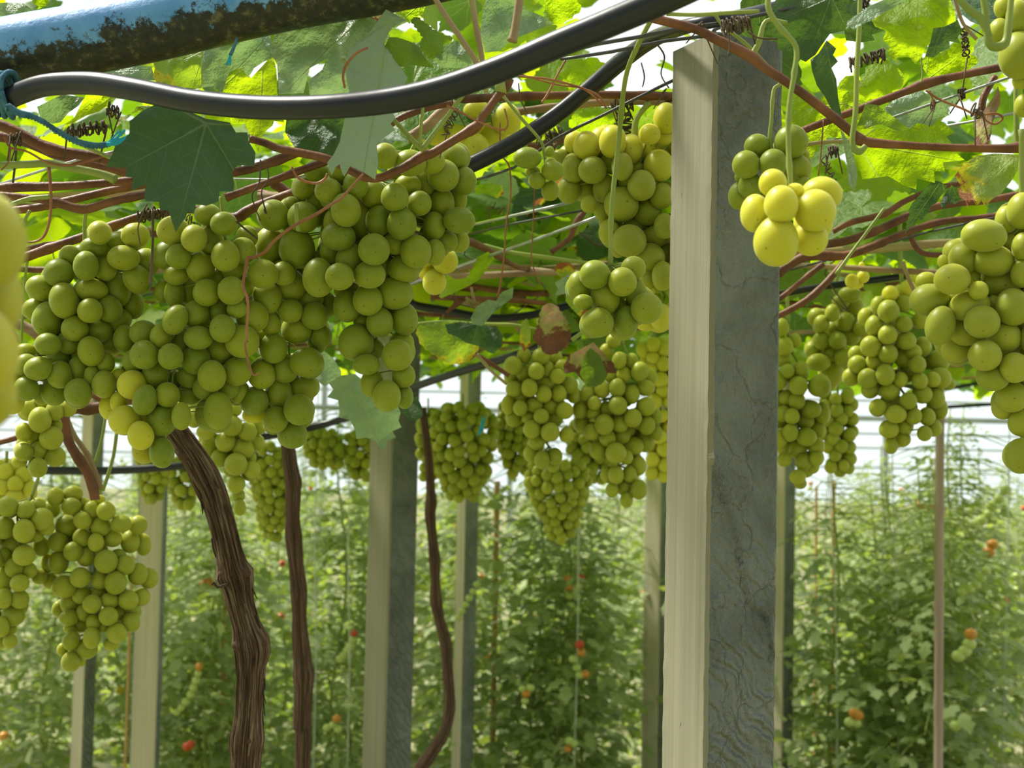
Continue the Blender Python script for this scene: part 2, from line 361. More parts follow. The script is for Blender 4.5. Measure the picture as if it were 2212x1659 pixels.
def mat_post_cream(name, k=1.0, w=(0, 0, 0)):
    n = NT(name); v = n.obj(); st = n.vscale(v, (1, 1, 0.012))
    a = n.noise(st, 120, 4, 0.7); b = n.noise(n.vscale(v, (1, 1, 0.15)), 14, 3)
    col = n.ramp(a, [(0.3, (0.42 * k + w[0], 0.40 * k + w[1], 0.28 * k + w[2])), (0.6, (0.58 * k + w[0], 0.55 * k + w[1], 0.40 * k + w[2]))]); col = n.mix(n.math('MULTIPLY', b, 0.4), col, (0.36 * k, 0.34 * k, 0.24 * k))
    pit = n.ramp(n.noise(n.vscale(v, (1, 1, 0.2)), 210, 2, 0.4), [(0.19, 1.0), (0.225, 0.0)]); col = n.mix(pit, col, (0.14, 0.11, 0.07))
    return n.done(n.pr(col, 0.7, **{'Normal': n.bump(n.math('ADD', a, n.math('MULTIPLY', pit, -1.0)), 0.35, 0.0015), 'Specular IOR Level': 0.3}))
M['post_rough'] = mat_post_rough('rough_shaded_slate_grey_concrete', 1.2); M['post_cream'] = mat_post_cream('smooth_lit_cream_concrete', 0.60)
M['post_rough_l'] = mat_post_rough('weathered_shaded_grey_concrete', 1.6); M['post_cream_l'] = mat_post_cream('pale_lit_cream_concrete', 1.1, (0.13, 0.08, 0.09))
n = NT('soil'); v = n.obj(); M['soil'] = n.done(n.pr(n.ramp(n.noise(v, 3, 6, 0.7), [(0.35, (0.16, 0.13, 0.08)), (0.5, (0.26, 0.28, 0.12)), (0.65, (0.42, 0.40, 0.26))]), 0.9, **{'Normal': n.bump(n.noise(v, 30, 5), 0.6, 0.03)}))
# ---------------------------------------------------------------- posts
def side_angle(wl, wr): return math.atan2(wl, wr)
def post(x_left, x_mid, x_right, py, size, label, ztop, light=False, px_top=None, rough_geo=False):
    """square concrete post; the left and right visible faces have the given pixel widths at row py"""
    wl, wr = x_mid - x_left, x_right - x_mid
    d = size * F / math.hypot(wl, wr)
    c = P((x_left + x_right) / 2, py, d + size * 0.25)
    al = math.atan2(wr, wl)                     # angle of the left face away from facing the camera
    vd = Vector((c.x, c.y, 0)).normalized()     # horizontal line of sight
    # axis along the left face (towards the right/near edge)
    lat = Vector((vd.y, -vd.x, 0))
    ax = (lat * math.cos(al) - vd * math.sin(al)).normalized()   # left edge -> front edge
    ay = (lat * math.sin(al) + vd * math.cos(al)).normalized()   # front edge -> right edge
    root = empty('concrete_post', Vector((c.x, c.y, 0)), label, 'post', 'concrete posts carrying the vine trellis')
    h = size / 2; bv = size * 0.05
    prof = []
    cor = [(-h, h), (-h, -h), (h, -h), (h, h)]     # (along ax, along ay)
    # profile ring with bevelled edges: each side is subdivided for a slightly uneven surface
    ring = []
    n_sub = 7
    ns = [n_sub, n_sub, 44 if rough_geo else n_sub, n_sub]
    for k in range(4):
        a = Vector(cor[k]); b = Vector(cor[(k + 1) % 4]); dr = (b - a).normalized()
        for t in range(ns[k] + 1):
            q = (a + dr * bv).lerp(b - dr * bv, t / ns[k]); ring.append((q, k, t))
    nz_ = 820 if rough_geo else 30
    vs, fs, fm = [], [], []
    R_ = len(ring)
    for i in range(nz_ + 1):
        z = -0.1 + (ztop + 0.1) * i / nz_
        for q, k, t in ring:
            w = ax * q.x + ay * q.y
            v = Vector((w.x, w.y, z))
            if rough_geo:
                nrm = ay * 0
                out = (ax * (1 if k == 2 else -1 if k == 0 else 0) + ay * (1 if k == 3 else -1 if k == 1 else 0))
                if k == 2:
                    s_ = q.y / size + .5; P3 = Vector((s_ * 2.2, 0, z * 22))
                    w1 = noise.noise(Vector((s_ * 3, 7, z * 9))); lv = math.floor((w1 + .25 * noise.noise(P3 * 2)) * 3.2) * .5      # flaked layers of render
                    lower = max(0, min(1, (1.50 - z) / .25))
                    fin = (z - 1.30 + s_ * .085 + .02 * w1); rib = math.sin(fin * 330 + 2.0 * noise.noise(P3)) * (1 - abs(s_ - .5) * 1.6) * lower
                    edge = z - (1.595 - s_ * .19 * (1 + .25 * w1)); diag = .0016 * max(0, 1 - abs(edge - .006) / .006) - .0012 * (edge < 0 and z > 1.33)
                    v += out * (.0008 * lv + .0009 * noise.noise(P3 * 3) + .0006 * noise.noise(P3 * 9) + .0009 * rib + 1.4 * diag)
                else: v += out * .00012 * noise.noise(Vector((q.x * 60, q.y * 60, z * 28)))
                if t in (0, ns[k]): v += (ax + ay) * 0.0006 * noise.noise(Vector((5 + k, 3, z * 60)))
            vs.append(v)
    for i in range(nz_):
        for j in range(R_):
            a = i * R_ + j; b = i * R_ + (j + 1) % R_
            fs.append((a, b, b + R_, a + R_))
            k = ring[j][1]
            fm.append(1 if k in (2, 0) else 0)  # texture differs for real; lit cream and shaded grey are put into the colour
    fs.append(tuple(range(nz_ * R_, nz_ * R_ + R_))); fm.append(0)
    fs.append(tuple(reversed(range(R_)))); fm.append(0)
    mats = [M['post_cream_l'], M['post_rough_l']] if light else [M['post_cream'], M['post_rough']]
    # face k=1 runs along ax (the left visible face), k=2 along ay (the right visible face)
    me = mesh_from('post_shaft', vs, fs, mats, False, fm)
    link('shaft', me, root)
    # wire hook at the head of the post
    t = TM(); tz = ztop
    t.tube([(Vector((0, 0, tz - 0.005)), 0.003), (Vector((0, 0, tz + 0.02)), 0.003)], 6, 2)
    t.tube([(Vector((0.012 * math.cos(a), 0.012 * math.sin(a), tz + 0.015)), 0.0018) for a in [i * 0.7 for i in range(9)]], 5, 2)
    me = mesh_from('hook', t.v, t.f, M['wire_dark'], True); link('wire_hook', me, root)
    return root

post(1435, 1535, 1684, 900, 0.070, 'large rough slate-grey and cream concrete post in the middle right, in sharp focus', 1.945, rough_geo=True)
post(794, 843, 903, 1100, 0.078, 'concrete post right of the slim trunk, cream and dark grey, topped by a pale leaf', 1.90)
post(294, 346, 357, 1250, 0.068, 'broad beige concrete post left of the thick peeling trunk', 1.86, light=True)
post(155, 178, 204, 1560, 0.052, 'small pale grey concrete post under the lower left grape bunch', 1.85, light=True)
post(1390, 1424, 1446, 1300, 0.066, 'pale cream concrete post just left of the large slate-grey post and half hidden by it', 1.87, light=True)
post(982, 1000, 1030, 1300, 0.053, 'thin blurred grey post among the tomato plants right of the third vine trunk', 1.84, light=True)
post(1660, 1692, 1716, 1300, 0.062, 'blurred pale post peeping out on the right of the large slate-grey post', 1.84, light=True)

# ---------------------------------------------------------------- grape bunches
BM = {}
def berry_mesh(key):
    if key not in BM:
        bm = bmesh.new(); bmesh.ops.create_uvsphere(bm, u_segments=28, v_segments=18, radius=1.0)
        for v in bm.verts:      # slightly egg shaped
            v.co.x *= 1 - 0.04 * v.co.z; v.co.y *= 1 - 0.04 * v.co.z
        me = bpy.data.meshes.new('berry'); bm.to_mesh(me); bm.free()
        me.materials.append(M[key]); me.polygons.foreach_set('use_smooth', [True] * len(me.polygons)); BM[key] = me
    return BM[key]

ALL_BUNCH = []
def bunch(name_label, group, d0, lst, mat='berry_green', stem=None, rows=None, r=None, nfill=1.1, gold=None, seed=1, cat='grapes', stem_w=9, maxn=99, cover=1.3, depthk=0.62):
    rnd = random.Random(seed)
    ber = []
    lst = [((e[0], e[1], max(e[2], e[3] * .82) if e[2] < e[3] * .68 else e[2], max(e[3], e[2] * .82) if e[3] < e[2] * .68 else e[3]) + tuple(e[4:])) for e in lst]
    for e in lst:
        x, y, rx, ry = e[0], e[1], e[2] * 1.10, e[3] * 1.10; ang = e[4] if len(e) > 4 else 0.0
        ber.append([x, y, rx, ry, ang])
    if rows:
        y0, y1 = rows[0][0], rows[-1][0]
        def at(y):
            for a, b in zip(rows, rows[1:]):
                if a[0] <= y <= b[0]:
                    t = (y - a[0]) / max(b[0] - a[0], 1e-6); return a[1] + (b[1] - a[1]) * t, a[2] + (b[2] - a[2]) * t
            return rows[-1][1:]
        tries = 0; new = []
        while tries < 5000 and len(ber) + len(new) < maxn * 0.72:
            tries += 1; y = rnd.uniform(y0, y1); xc, hw = at(y); x = xc + rnd.uniform(-1, 1) * hw
            if all((x - b[0]) ** 2 + (y - b[1]) ** 2 > (cover * r) ** 2 for b in ber + new):
                rr = r * rnd.uniform(0.85, 1.12); new.append([x, y, rr * rnd.uniform(.94, 1.0), rr * rnd.uniform(1.0, 1.14), rnd.uniform(-40, 40)])
        rnd.shuffle(new); ber += new
    mr = sum(b[2] for b in ber) / len(ber)
    def ext(x, y):
        xs = [(b[0] - b[2], b[0] + b[2]) for b in front if abs(b[1] - y) < 2.4 * mr]
        if not xs: return x, mr
        a = min(q[0] for q in xs); c = max(q[1] for q in xs); return (a + c) / 2, max((c - a) / 2, mr)
    front = list(ber); placed = []
    def place(b, base):
        x, y, rx, ry, ang = b; rm = (rx + ry) / 2; dep = base
        for it in range(3):
            for q in placed:
                rs = rm + (q[2] + q[3]) / 2; dx = x - q[0]; dy = y - q[1]; d2 = dx * dx + dy * dy
                if d2 < rs * rs:
                    need = math.sqrt(rs * rs - d2) * 0.70 * d0 / F
                    if abs(dep - q[5]) < need: dep = q[5] + need
        return dep
    for b in ber:
        xc, hw = ext(b[0], b[1]); hw = min(hw, 4.2 * mr)
        bulge = math.sqrt(max(hw * hw - (b[0] - xc) ** 2, 0)) * depthk * d0 / F
        dep = place(b, d0 - bulge); placed.append(b + [dep])
    nvis = len(placed); want = int(nvis * nfill)
    xs = [b[0] for b in front]; ys = [b[1] for b in front]; tries = 0; nf = 0
    offs = [(0, 0)] + [(math.cos(k * math.pi / 4), math.sin(k * math.pi / 4)) for k in range(8)]
    while nf < want and tries < 9000 and len(placed) < maxn:
        tries += 1; x = rnd.uniform(min(xs), max(xs)); y = rnd.uniform(min(ys), max(ys)); rr = mr * rnd.uniform(.98, 1.15)
        ok = True
        for ox, oy in offs:
            px, py = x + ox * rr * .8, y + oy * rr * .8
            if not any(((px - b[0]) / b[2]) ** 2 + ((py - b[1]) / b[3]) ** 2 < 1 for b in front): ok = False; break
        if not ok: continue
        xc, hw = ext(x, y); dep = place([x, y, rr, rr, 0], d0)
        if dep > d0 + max(min(hw, 4.2 * mr), 2 * mr) * 1.0 * d0 / F: continue
        placed.append([x, y, rr, rr * 1.05, rnd.uniform(-30, 30), dep]); nf += 1
    # root at the top of the stalk
    top = min(placed, key=lambda b: b[1]); midx = sum(b[0] for b in placed if b[1] < top[1] + 4 * mr) / max(1, len([1 for b in placed if b[1] < top[1] + 4 * mr]))
    dm = d0 + 0.1 * mr * d0 / F
    if stem is None: stem = [(midx + rnd.uniform(-6, 6), top[1] - 45), (midx + rnd.uniform(-3, 3), top[1] + mr * 2)]
    st = [(s_[0], s_[1], s_[2] if len(s_) > 2 and s_[2] else stem_w, s_[3] if len(s_) > 3 else dm) for s_ in stem]
    org = P(st[0][0], st[0][1], st[0][3])
    root = empty('grape_bunch', org, name_label, cat, group)
    t = TM(); t.tube(px_path(st, dm), 8, 5, node=0.35, nstep=0.03); t.build('stalk', M['stem'], root)
    # rachis through the middle of the bunch with short side branches
    yy = sorted(placed, key=lambda b: b[1]); pts = [(st[-1][0], st[-1][1], stem_w * .8, dm)]
    ylo = yy[-1][1] - mr; y = st[-1][1] + mr * 1.6
    while y < ylo:
        xc, hw = ext(0, y); pts.append((xc, y, stem_w * 0.6, d0 + 0.004)); y += mr * 1.7
    if len(pts) > 1:
        t = TM(); t.tube(px_path(pts, d0), 6, 3, node=0.3, nstep=0.02)
        for b in placed:
            if rnd.random() < 0.6:
                k = min(pts, key=lambda q: abs(q[1] - (b[1] - mr * .8)))
                a = P(k[0], k[1], k[3]); c = P(b[0], b[1] - b[3] * .2, b[5])
                w = stem_w * .2 * d0 / F; t.tube([(a, w), (a.lerp(c, .5) + Vector((0, 0, .002)), w * .8), (c, w * .8)], 5, 2)
        t.build('rachis', M['stem'], root)
    for b in placed:
        x, y, rx, ry, ang, dep = b
        key = mat
        if gold and gold(x, y): key = gold(x, y) if isinstance(gold(x, y), str) else 'berry_gold'
        o = bpy.data.objects.new('berry', berry_mesh(key)); COL.objects.link(o); o.parent = root
        sx = rx * dep / F; sz = ry * dep / F; an = math.radians(ang)
        # berry axes: local z lies in the picture plane, local -y looks at the viewer
        r_ = RT * math.cos(an) - UP * math.sin(an); u_ = RT * math.sin(an) + UP * math.cos(an)
        mm = Matrix.Identity(4); c = P(x, y, dep) - org; sy = (sx + sz) / 2 if abs(sx - sz) < .35 * sx else min(sx, sz)
        for i in range(3):
            mm[i][0] = r_[i] * sx; mm[i][1] = FW[i] * sy; mm[i][2] = u_[i] * sz; mm[i][3] = c[i]
        o.matrix_basis = mm
    ALL_BUNCH.append(root)
    return root

# far bunches: a few pixels per berry, one mesh each
def far_bunch(label, group, d, rows, r, mat, seed):
    rnd = random.Random(seed); t = TM(); pts = []
    y0, y1 = rows[0][0], rows[-1][0]
    org = P(rows[0][1], y0 - 30, d)
    root = empty('grape_bunch', org, label, 'grapes', group)
    def at(y):
        for a, b in zip(rows, rows[1:]):
            if a[0] <= y <= b[0]:
                q = (y - a[0]) / max(b[0] - a[0], 1e-6); return a[1] + (b[1] - a[1]) * q, a[2] + (b[2] - a[2]) * q
        return rows[-1][1:]
    for _ in range(6000):
        y = rnd.uniform(y0, y1); xc, hw = at(y); x = xc + rnd.uniform(-1, 1) * hw; s_ = rnd.choice((-1, -1, 1))
        dz = s_ * math.sqrt(max(hw * hw - (x - xc) ** 2, 0)) * .8 * d / F
        p = P(x, y, d + dz)
        if all((p - q).length > 1.5 * r * d / F for q in pts): pts.append(p)
        if len(pts) >= 99: break
    me = berry_mesh(mat)
    for p in pts:
        o = bpy.data.objects.new('berry', me); COL.objects.link(o); o.parent = root
        rr = r * d / F * rnd.uniform(.85, 1.12); o.location = p - org; o.scale = (rr, rr, rr * 1.1)
        o.rotation_euler = (rnd.uniform(-.5, .5), rnd.uniform(-.5, .5), rnd.uniform(-.6, .6))
    tt = TM(); tt.tube([(org, .0022), (P(rows[0][1], y0 + 10, d), .002), (P(at((y0 + y1) / 2)[0], (y0 + y1) / 2, d), .0015), (P(rows[-1][1], y1 - 8, d), .001)], 6, 4)
    tt.build('stalk', M['stem'], root)
    ALL_BUNCH.append(root)
    return root

GF = 'table grape bunches hanging in focus at the front'
GM = 'grape bunches hanging in the middle distance'
GB = 'blurred grape bunches hanging far back'

L1 = Z(40, 440, 4.254, [(657, 982, 105, 105), (420, 890, 122, 155, -12), (517, 1145, 112, 110), (620, 570, 104, 125), (665, 790, 142, 98, 5), (965, 497, 135, 106, 5), (745, 270, 92, 98), (1075, 290, 120, 105), (1090, 690, 112, 135, -35), (370, 635, 125, 120), (210, 775, 130, 108, 18), (835, 965, 105, 118, -25), (160, 965, 118, 92, -10), (270, 1060, 128, 150, 10), (270, 1290, 110, 95), (735, 1160, 115, 112), (800, 600, 92, 102), (905, 790, 112, 152, -10), (915, 1065, 115, 100, -20), (465, 1270, 100, 105), (665, 1355, 108, 128, -15), (845, 1270, 95, 108), (1170, 540, 115, 120), (930, 345, 115, 85), (690, 400, 115, 85), (475, 475, 95, 88), (1050, 930, 60, 120), (580, 460, 80, 80)])
L1 += Z(0, 700, 4.74, [(395, 455, 135, 112, -10), (615, 517, 118, 132), (815, 455, 105, 127), (270, 420, 112, 108), (265, 275, 102, 72), (555, 690, 120, 135), (800, 700, 127, 132), (930, 280, 120, 150), (1075, 400, 90, 105), (270, 660, 115, 118), (125, 785, 112, 128), (600, 350, 115, 75), (940, 530, 70, 100), (420, 720, 70, 95), (90, 545, 105, 125), (150, 330, 70, 75), (30, 690, 60, 90)])
bunch('wide grape bunch at the left below the dark vine leaf, two stems hanging over it', GF, 1.15, L1, stem=[(190, 440), (183, 480), (184, 545)], seed=3, gold=lambda x, y: 'berry_mid' if y < 520 and x > 200 else 'berry_gold' if x < 35 else None)

C1 = Z(340, 440, 5.53, [(440, 415, 143, 153), (255, 630, 140, 140), (795, 240, 150, 132), (815, 625, 155, 172), (1260, 838, 167, 162), (885, 1038, 150, 157), (587, 1062, 146, 150), (465, 1320, 150, 153), (780, 1490, 142, 155), (1135, 1350, 178, 175), (1315, 1120, 160, 185, -15), (1020, 560, 145, 145), (515, 755, 155, 172), (225, 850, 138, 112), (215, 1385, 132, 172, 25), (205, 1070, 112, 155), (900, 765, 128, 140), (1360, 1430, 110, 140), (380, 1045, 118, 155), (640, 440, 140, 165), (140, 620, 175, 172), (190, 320, 180, 160), (1070, 395, 120, 125), (740, 1290, 120, 150), (600, 130, 150, 90), (950, 1260, 110, 100), (720, 860, 90, 90), (1000, 1000, 130, 140), (80, 1050, 80, 130)])
C1 += Z(200, 700, 4.424, [(1140, 495, 122, 138), (495, 293, 127, 127), (1380, 450, 127, 127), (1200, 830, 125, 165), (990, 342, 128, 130), (745, 310, 108, 115), (1430, 165, 148, 145), (850, 195, 96, 120), (1215, 250, 118, 115), (1010, 130, 125, 105), (500, 725, 105, 137, 15), (715, 675, 108, 110), (380, 580, 130, 130, 20), (310, 920, 142, 132, 10), (665, 920, 120, 140), (460, 1065, 113, 128, -8), (660, 1225, 108, 140, -8), (1110, 860, 98, 145), (930, 500, 112, 102), (1080, 610, 110, 105), (1290, 600, 100, 108), (1400, 655, 85, 98), (600, 480, 118, 125), (850, 880, 85, 122), (500, 1200, 110, 125), (110, 575, 108, 122), (250, 745, 75, 98), (170, 790, 75, 118), (255, 535, 85, 100), (390, 350, 98, 98), (490, 85, 125, 112), (650, 120, 60, 110), (310, 140, 78, 122), (920, 670, 120, 92), (480, 890, 70, 85), (780, 560, 90, 110), (720, 80, 50, 80)])
bunch('long central grape bunch hanging in front of the top of the thick trunk', GF, 1.13, C1, stem=[(478, 425), (482, 470), (486, 520)], seed=4,
      gold=lambda x, y: 'berry_gold' if (x < 310 and 820 < y < 950 and x > 232) else 'berry_amber' if (y > 935 and 290 < x < 325) else 'berry_mid' if (y < 450 and x < 480) or (x < 420 and y < 530) or x < 262 else None)

C2 = Z(340, 440, 5.53, [(1570, 965, 178, 200, -30), (1590, 1280, 140, 132), (1880, 1340, 150, 152), (1665, 1500, 170, 160), (1830, 1140, 148, 110), (2040, 1200, 92, 132), (1960, 1580, 115, 130), (1700, 850, 100, 92)])
C2 += Z(200, 700, 4.424, [(1730, 230, 122, 135), (2050, 365, 150, 132), (1840, 425, 118, 128), (1615, 480, 120, 132), (1780, 650, 118, 152), (2020, 595, 138, 120), (1545, 735, 125, 127), (1975, 818, 135, 137), (1750, 915, 110, 117), (1910, 1055, 132, 125), (2150, 150, 90, 122), (1650, 800, 60, 90), (1540, 870, 100, 72), (1590, 130, 110, 90), (1730, 960, 90, 90)])
bunch('narrow grape bunch just right of the long central one, above the slim trunk', GF, 1.17, C2, stem=[(640, 470), (632, 520), (640, 600)], seed=5, gold=lambda x, y: y > 890 and x < 580)

A1 = Z(560, 300, 4.608, [(1350, 580, 127, 130), (1418, 845, 137, 150), (862, 708, 136, 156, -8), (1142, 1100, 146, 146), (1590, 640, 116, 116), (790, 970, 156, 130, 5), (898, 1200, 125, 153, 15), (1190, 815, 122, 142), (440, 780, 148, 142), (140, 760, 148, 142), (375, 1090, 165, 185), (1835, 365, 145, 147), (1640, 430, 118, 132), (1815, 640, 118, 150), (2050, 420, 105, 128), (1990, 810, 145, 120), (1980, 600, 82, 118), (1740, 870, 102, 132), (1560, 1120, 142, 152), (1360, 1035, 118, 112), (690, 515, 128, 115), (960, 460, 115, 132), (1130, 545, 115, 132), (1480, 460, 122, 82), (1250, 170, 120, 118), (570, 320, 118, 105), (1940, 190, 130, 130), (110, 1060, 142, 172), (800, 1370, 132, 125), (1100, 1350, 145, 128), (590, 1380, 145, 180), (1860, 1020, 110, 100), (1990, 1020, 95, 102), (1750, 1130, 92, 122), (1440, 1290, 150, 130), (740, 830, 92, 122), (1040, 800, 98, 190), (560, 640, 90, 120), (440, 490, 92, 102), (240, 1340, 110, 110), (710, 1110, 98, 122), (1500, 240, 150, 122), (1720, 230, 120, 110), (820, 330, 120, 110), (320, 660, 80, 80), (1400, 330, 120, 90), (560, 1240, 90, 120)])
bunch('broad upper grape bunch under the brown cane and pale folded leaf, upper left of centre', GF, 1.13, A1, stem=[(912, 250), (905, 290), (880, 345)], seed=6)
A2 = Z(640, 560, 4.88, [(755, 430, 146, 150), (1035, 350, 185, 165), (535, 490, 132, 162), (880, 665, 130, 147), (1140, 630, 132, 157), (630, 880, 172, 180), (795, 945, 121, 117), (1065, 1010, 152, 152), (955, 1440, 136, 156), (1110, 880, 122, 115), (1130, 1225, 116, 122), (740, 1110, 132, 100), (800, 1310, 112, 140), (1140, 1450, 88, 117), (690, 650, 82, 92), (540, 330, 130, 90)])
bunch('tapering tail bunch under the broad upper one, beside the pale hanging leaf', GF, 1.15, A2, stem=[(830, 560), (828, 600), (826, 660)], seed=7, nfill=0.35)
B1 = Z(560, 300, 4.608, [(1850, 1215, 118, 118), (1745, 1425, 108, 118), (1670, 1310, 80, 70), (1640, 1180, 90, 90), (1800, 1080, 80, 90)])
bunch('small golden bunch of few grapes peeping out behind the broad upper bunch', GF, 1.42, B1, mat='berry_gold', seed=8, nfill=0.6)  # golden skin colour stands for sunlight coming through from behind
WB = Z(900, 180, 3.19, [(415, 185, 85, 62), (620, 245, 92, 100), (530, 350, 92, 90), (410, 460, 85, 105), (330, 310, 102, 92), (200, 310, 90, 90), (560, 380, 85, 75), (240, 250, 80, 70), (640, 340, 60, 60), (90, 330, 90, 80), (330, 420, 80, 70)])
bunch('golden backlit grape bunch above the second hose, behind the brown cane', GF, 1.38, WB, mat='berry_gold', seed=9, nfill=0.4, stem=[(1040, 200), (1030, 240)])
V1 = Z(200, 700, 4.424, [(1330, 970, 93, 93), (1480, 1025, 82, 82), (1270, 1125, 88, 90), (1440, 1190, 95, 90), (1215, 1280, 78, 80), (1080, 1030, 80, 68), (1565, 1130, 60, 68), (1110, 1190, 82, 115), (1365, 810, 60, 68), (1370, 1340, 100, 100), (1520, 1390, 75, 75), (1500, 1270, 60, 70), (970, 900, 70, 85), (1590, 960, 80, 80), (1000, 780, 80, 80), (870, 780, 70, 60)])
V1 += [(510, 1045, 17, 19), (518, 1096, 12, 17), (500, 1010, 17, 20), (540, 1020, 15, 18), (515, 1070, 13, 14)]
bunch('pale dewy grape bunch right behind the bend at the top of the thick trunk', GM, 1.62, V1, mat='berry_mid', seed=10, nfill=0.9, stem=[(470, 830), (475, 880)])

D1 = Z(1100, 210, 6.144, [(1105, 965, 172, 167), (1030, 645, 168, 180), (1500, 920, 130, 170), (1755, 1170, 173, 187), (1490, 1420, 212, 212), (1985, 910, 185, 200), (870, 605, 130, 150), (1215, 590, 112, 180), (1370, 590, 132, 200), (1610, 690, 122, 185), (1855, 700, 132, 165), (1865, 490, 132, 128), (2080, 280, 122, 190), (2060, 530, 102, 100), (850, 940, 145, 182), (690, 800, 122, 102), (790, 1230, 146, 167), (1000, 1230, 140, 150), (1260, 1210, 137, 182), (1240, 1480, 112, 150), (1060, 1420, 102, 110), (2020, 1310, 142, 162), (1840, 1520, 172, 165), (2050, 720, 132, 110), (1560, 1130, 102, 130), (1420, 1160, 100, 120), (1700, 950, 90, 90)])
D1 += Z(1200, 440, 5.185, [(825, 415, 177, 167), (1050, 600, 162, 147), (1130, 360, 132, 115), (600, 320, 76, 132), (1200, 810, 112, 152), (1030, 860, 82, 82), (1050, 980, 60, 60), (1180, 1270, 92, 142), (1020, 1340, 112, 82), (1230, 560, 62, 120), (1220, 250, 72, 132), (900, 230, 110, 90), (700, 520, 70, 80)])
D1 += [(1470, 300, 28, 30), (1475, 360, 29, 30), (1478, 430, 28, 29), (1470, 500, 29, 30), (1475, 560, 28, 31), (1468, 620, 28, 30), (1462, 680, 27, 29), (1510, 330, 28, 30), (1515, 410, 28, 30), (1508, 480, 28, 30)]
bunch('golden yellow grape bunch partly hidden behind the large slate-grey post', GF, 1.30, D1, mat='berry_mid', seed=11, nfill=1.1, stem=[(1403, 222), (1374, 260), (1372, 320), (1378, 380)], stem_w=12, gold=lambda x, y: y < 335 or (x > 1395 and y < 390) or (y > 620))
E1 = Z(1200, 440, 5.185, [(440, 795, 158, 150), (750, 875, 147, 150, -15), (555, 1050, 152, 175), (870, 720, 130, 122, -20), (1020, 1170, 165, 162, -15), (900, 990, 112, 152, -10), (260, 930, 122, 160), (470, 1330, 167, 155), (790, 1320, 127, 162), (310, 1100, 102, 80), (650, 1180, 140, 150), (750, 1420, 130, 102)])
bunch('compact green grape bunch on a long thin stem, left of the large post', GF, 1.08, E1, seed=12, nfill=0.9, stem=[(1408, 40, 11, 1.0), (1377, 100, 11, 1.02), (1351, 170, 11, 1.04), (1337, 300, 11), (1322, 440, 11), (1319, 520, 10), (1319, 575, 10)])
F1 = Z(1100, 210, 6.144, [(240, 805, 173, 130), (580, 975, 142, 122), (370, 1105, 105, 102), (545, 1240, 108, 125), (535, 720, 60, 66), (310, 985, 93, 72), (550, 860, 72, 52)])
bunch('tiny loose bunch of seven small green grapes left of the golden bunch', GF, 1.12, F1, seed=13, nfill=0.0, stem=[(1085, 205, 7), (1130, 260, 7), (1168, 305, 7), (1177, 340, 7), (1178, 380, 6)], stem_w=7)
G1 = Z(1560, 250, 5.027, [(555, 515, 140, 142), (260, 530, 138, 140), (750, 280, 168, 167), (815, 580, 142, 147), (380, 330, 130, 122), (310, 760, 125, 138), (180, 870, 105, 137), (880, 430, 62, 70), (890, 730, 66, 60), (200, 660, 60, 60), (350, 1180, 60, 60), (600, 760, 90, 90), (450, 900, 120, 110)])
bunch('small olive green bunch hanging flat against the grey face of the large post', GF, 1.035, G1, seed=14, nfill=0.3, stem=[(1545, 31, 8), (1562, 56, 8), (1607, 91, 8), (1639, 122, 8), (1684, 176, 8), (1671, 195, 8), (1666, 262, 8), (1663, 290, 9), (1667, 328, 9)], stem_w=8, depthk=0.3)
H1 = Z(1560, 250, 5.027, [(640, 960, 168, 187), (1010, 1030, 207, 210), (550, 730, 139, 139), (585, 1360, 222, 255), (360, 1060, 148, 190), (1080, 850, 205, 172), (960, 1330, 172, 177), (790, 810, 92, 72)])
bunch('small golden yellow cluster of eight grapes dangling in front of the large post', GF, 0.84, H1, mat='berry_gold', seed=15, nfill=0.15, stem=[(1663, -30, 13), (1660, 18, 13), (1684, 59, 13), (1719, 101, 12), (1716, 157, 11), (1705, 227, 11), (1703, 314, 11), (1709, 415, 11)])
R1 = Z(1940, 400, 4.88, [(885, 1440, 168, 160), (330, 1210, 190, 157), (570, 990, 173, 150), (905, 530, 217, 157, 5), (1005, 795, 198, 153, 5), (750, 1270, 200, 145, -10), (1095, 1035, 195, 162, 10), (1210, 1285, 167, 182, -10), (1310, 270, 146, 177), (690, 770, 145, 150), (445, 1480, 142, 192, 12), (710, 1550, 147, 133), (300, 1000, 102, 80), (600, 700, 118, 118), (1145, 360, 82, 132), (800, 500, 110, 105), (1115, 1600, 165, 152), (1320, 650, 107, 140), (1180, 620, 76, 96), (1310, 930, 106, 137), (470, 800, 36, 62), (780, 960, 80, 112), (610, 1180, 82, 82), (850, 1110, 92, 92), (1010, 1250, 62, 82), (1190, 860, 92, 82), (1330, 1510, 112, 112), (620, 1450, 80, 80), (350, 1400, 50, 70)])
R1 += Z(1940, 700, 4.88, [(1120, 180, 165, 182), (610, 270, 142, 125), (915, 330, 158, 150), (1230, 460, 142, 147), (1000, 570, 155, 122), (1200, 765, 152, 152), (1110, 880, 112, 117), (1290, 1040, 117, 132), (1290, 1390, 146, 172), (1320, 220, 110, 110), (1340, 620, 100, 120)])
R1 += [(2235, 470, 33, 36), (2240, 560, 33, 35), (2245, 640, 34, 35), (2240, 730, 33, 35), (2238, 800, 32, 34), (2232, 870, 31, 33), (2236, 930, 30, 32), (2270, 600, 33, 35), (2275, 680, 33, 35), (2268, 760, 32, 34)]
bunch('large crisp green grape bunch cut by the right edge of the picture', GF, 0.98, R1, mat='berry_mid', seed=16, nfill=0.9, stem=[(2208, 280), (2207, 400), (2212, 480)], stem_w=14)
T1 = Z(1900, 0, 3.95, [(1190, 470, 106, 186), (1180, 140, 92, 132), (1025, 270, 86, 104), (1210, 690, 70, 66), (1235, 900, 40, 92), (1060, 60, 60, 90)]) + [(2225, 60, 26, 40), (2230, 150, 28, 40)]
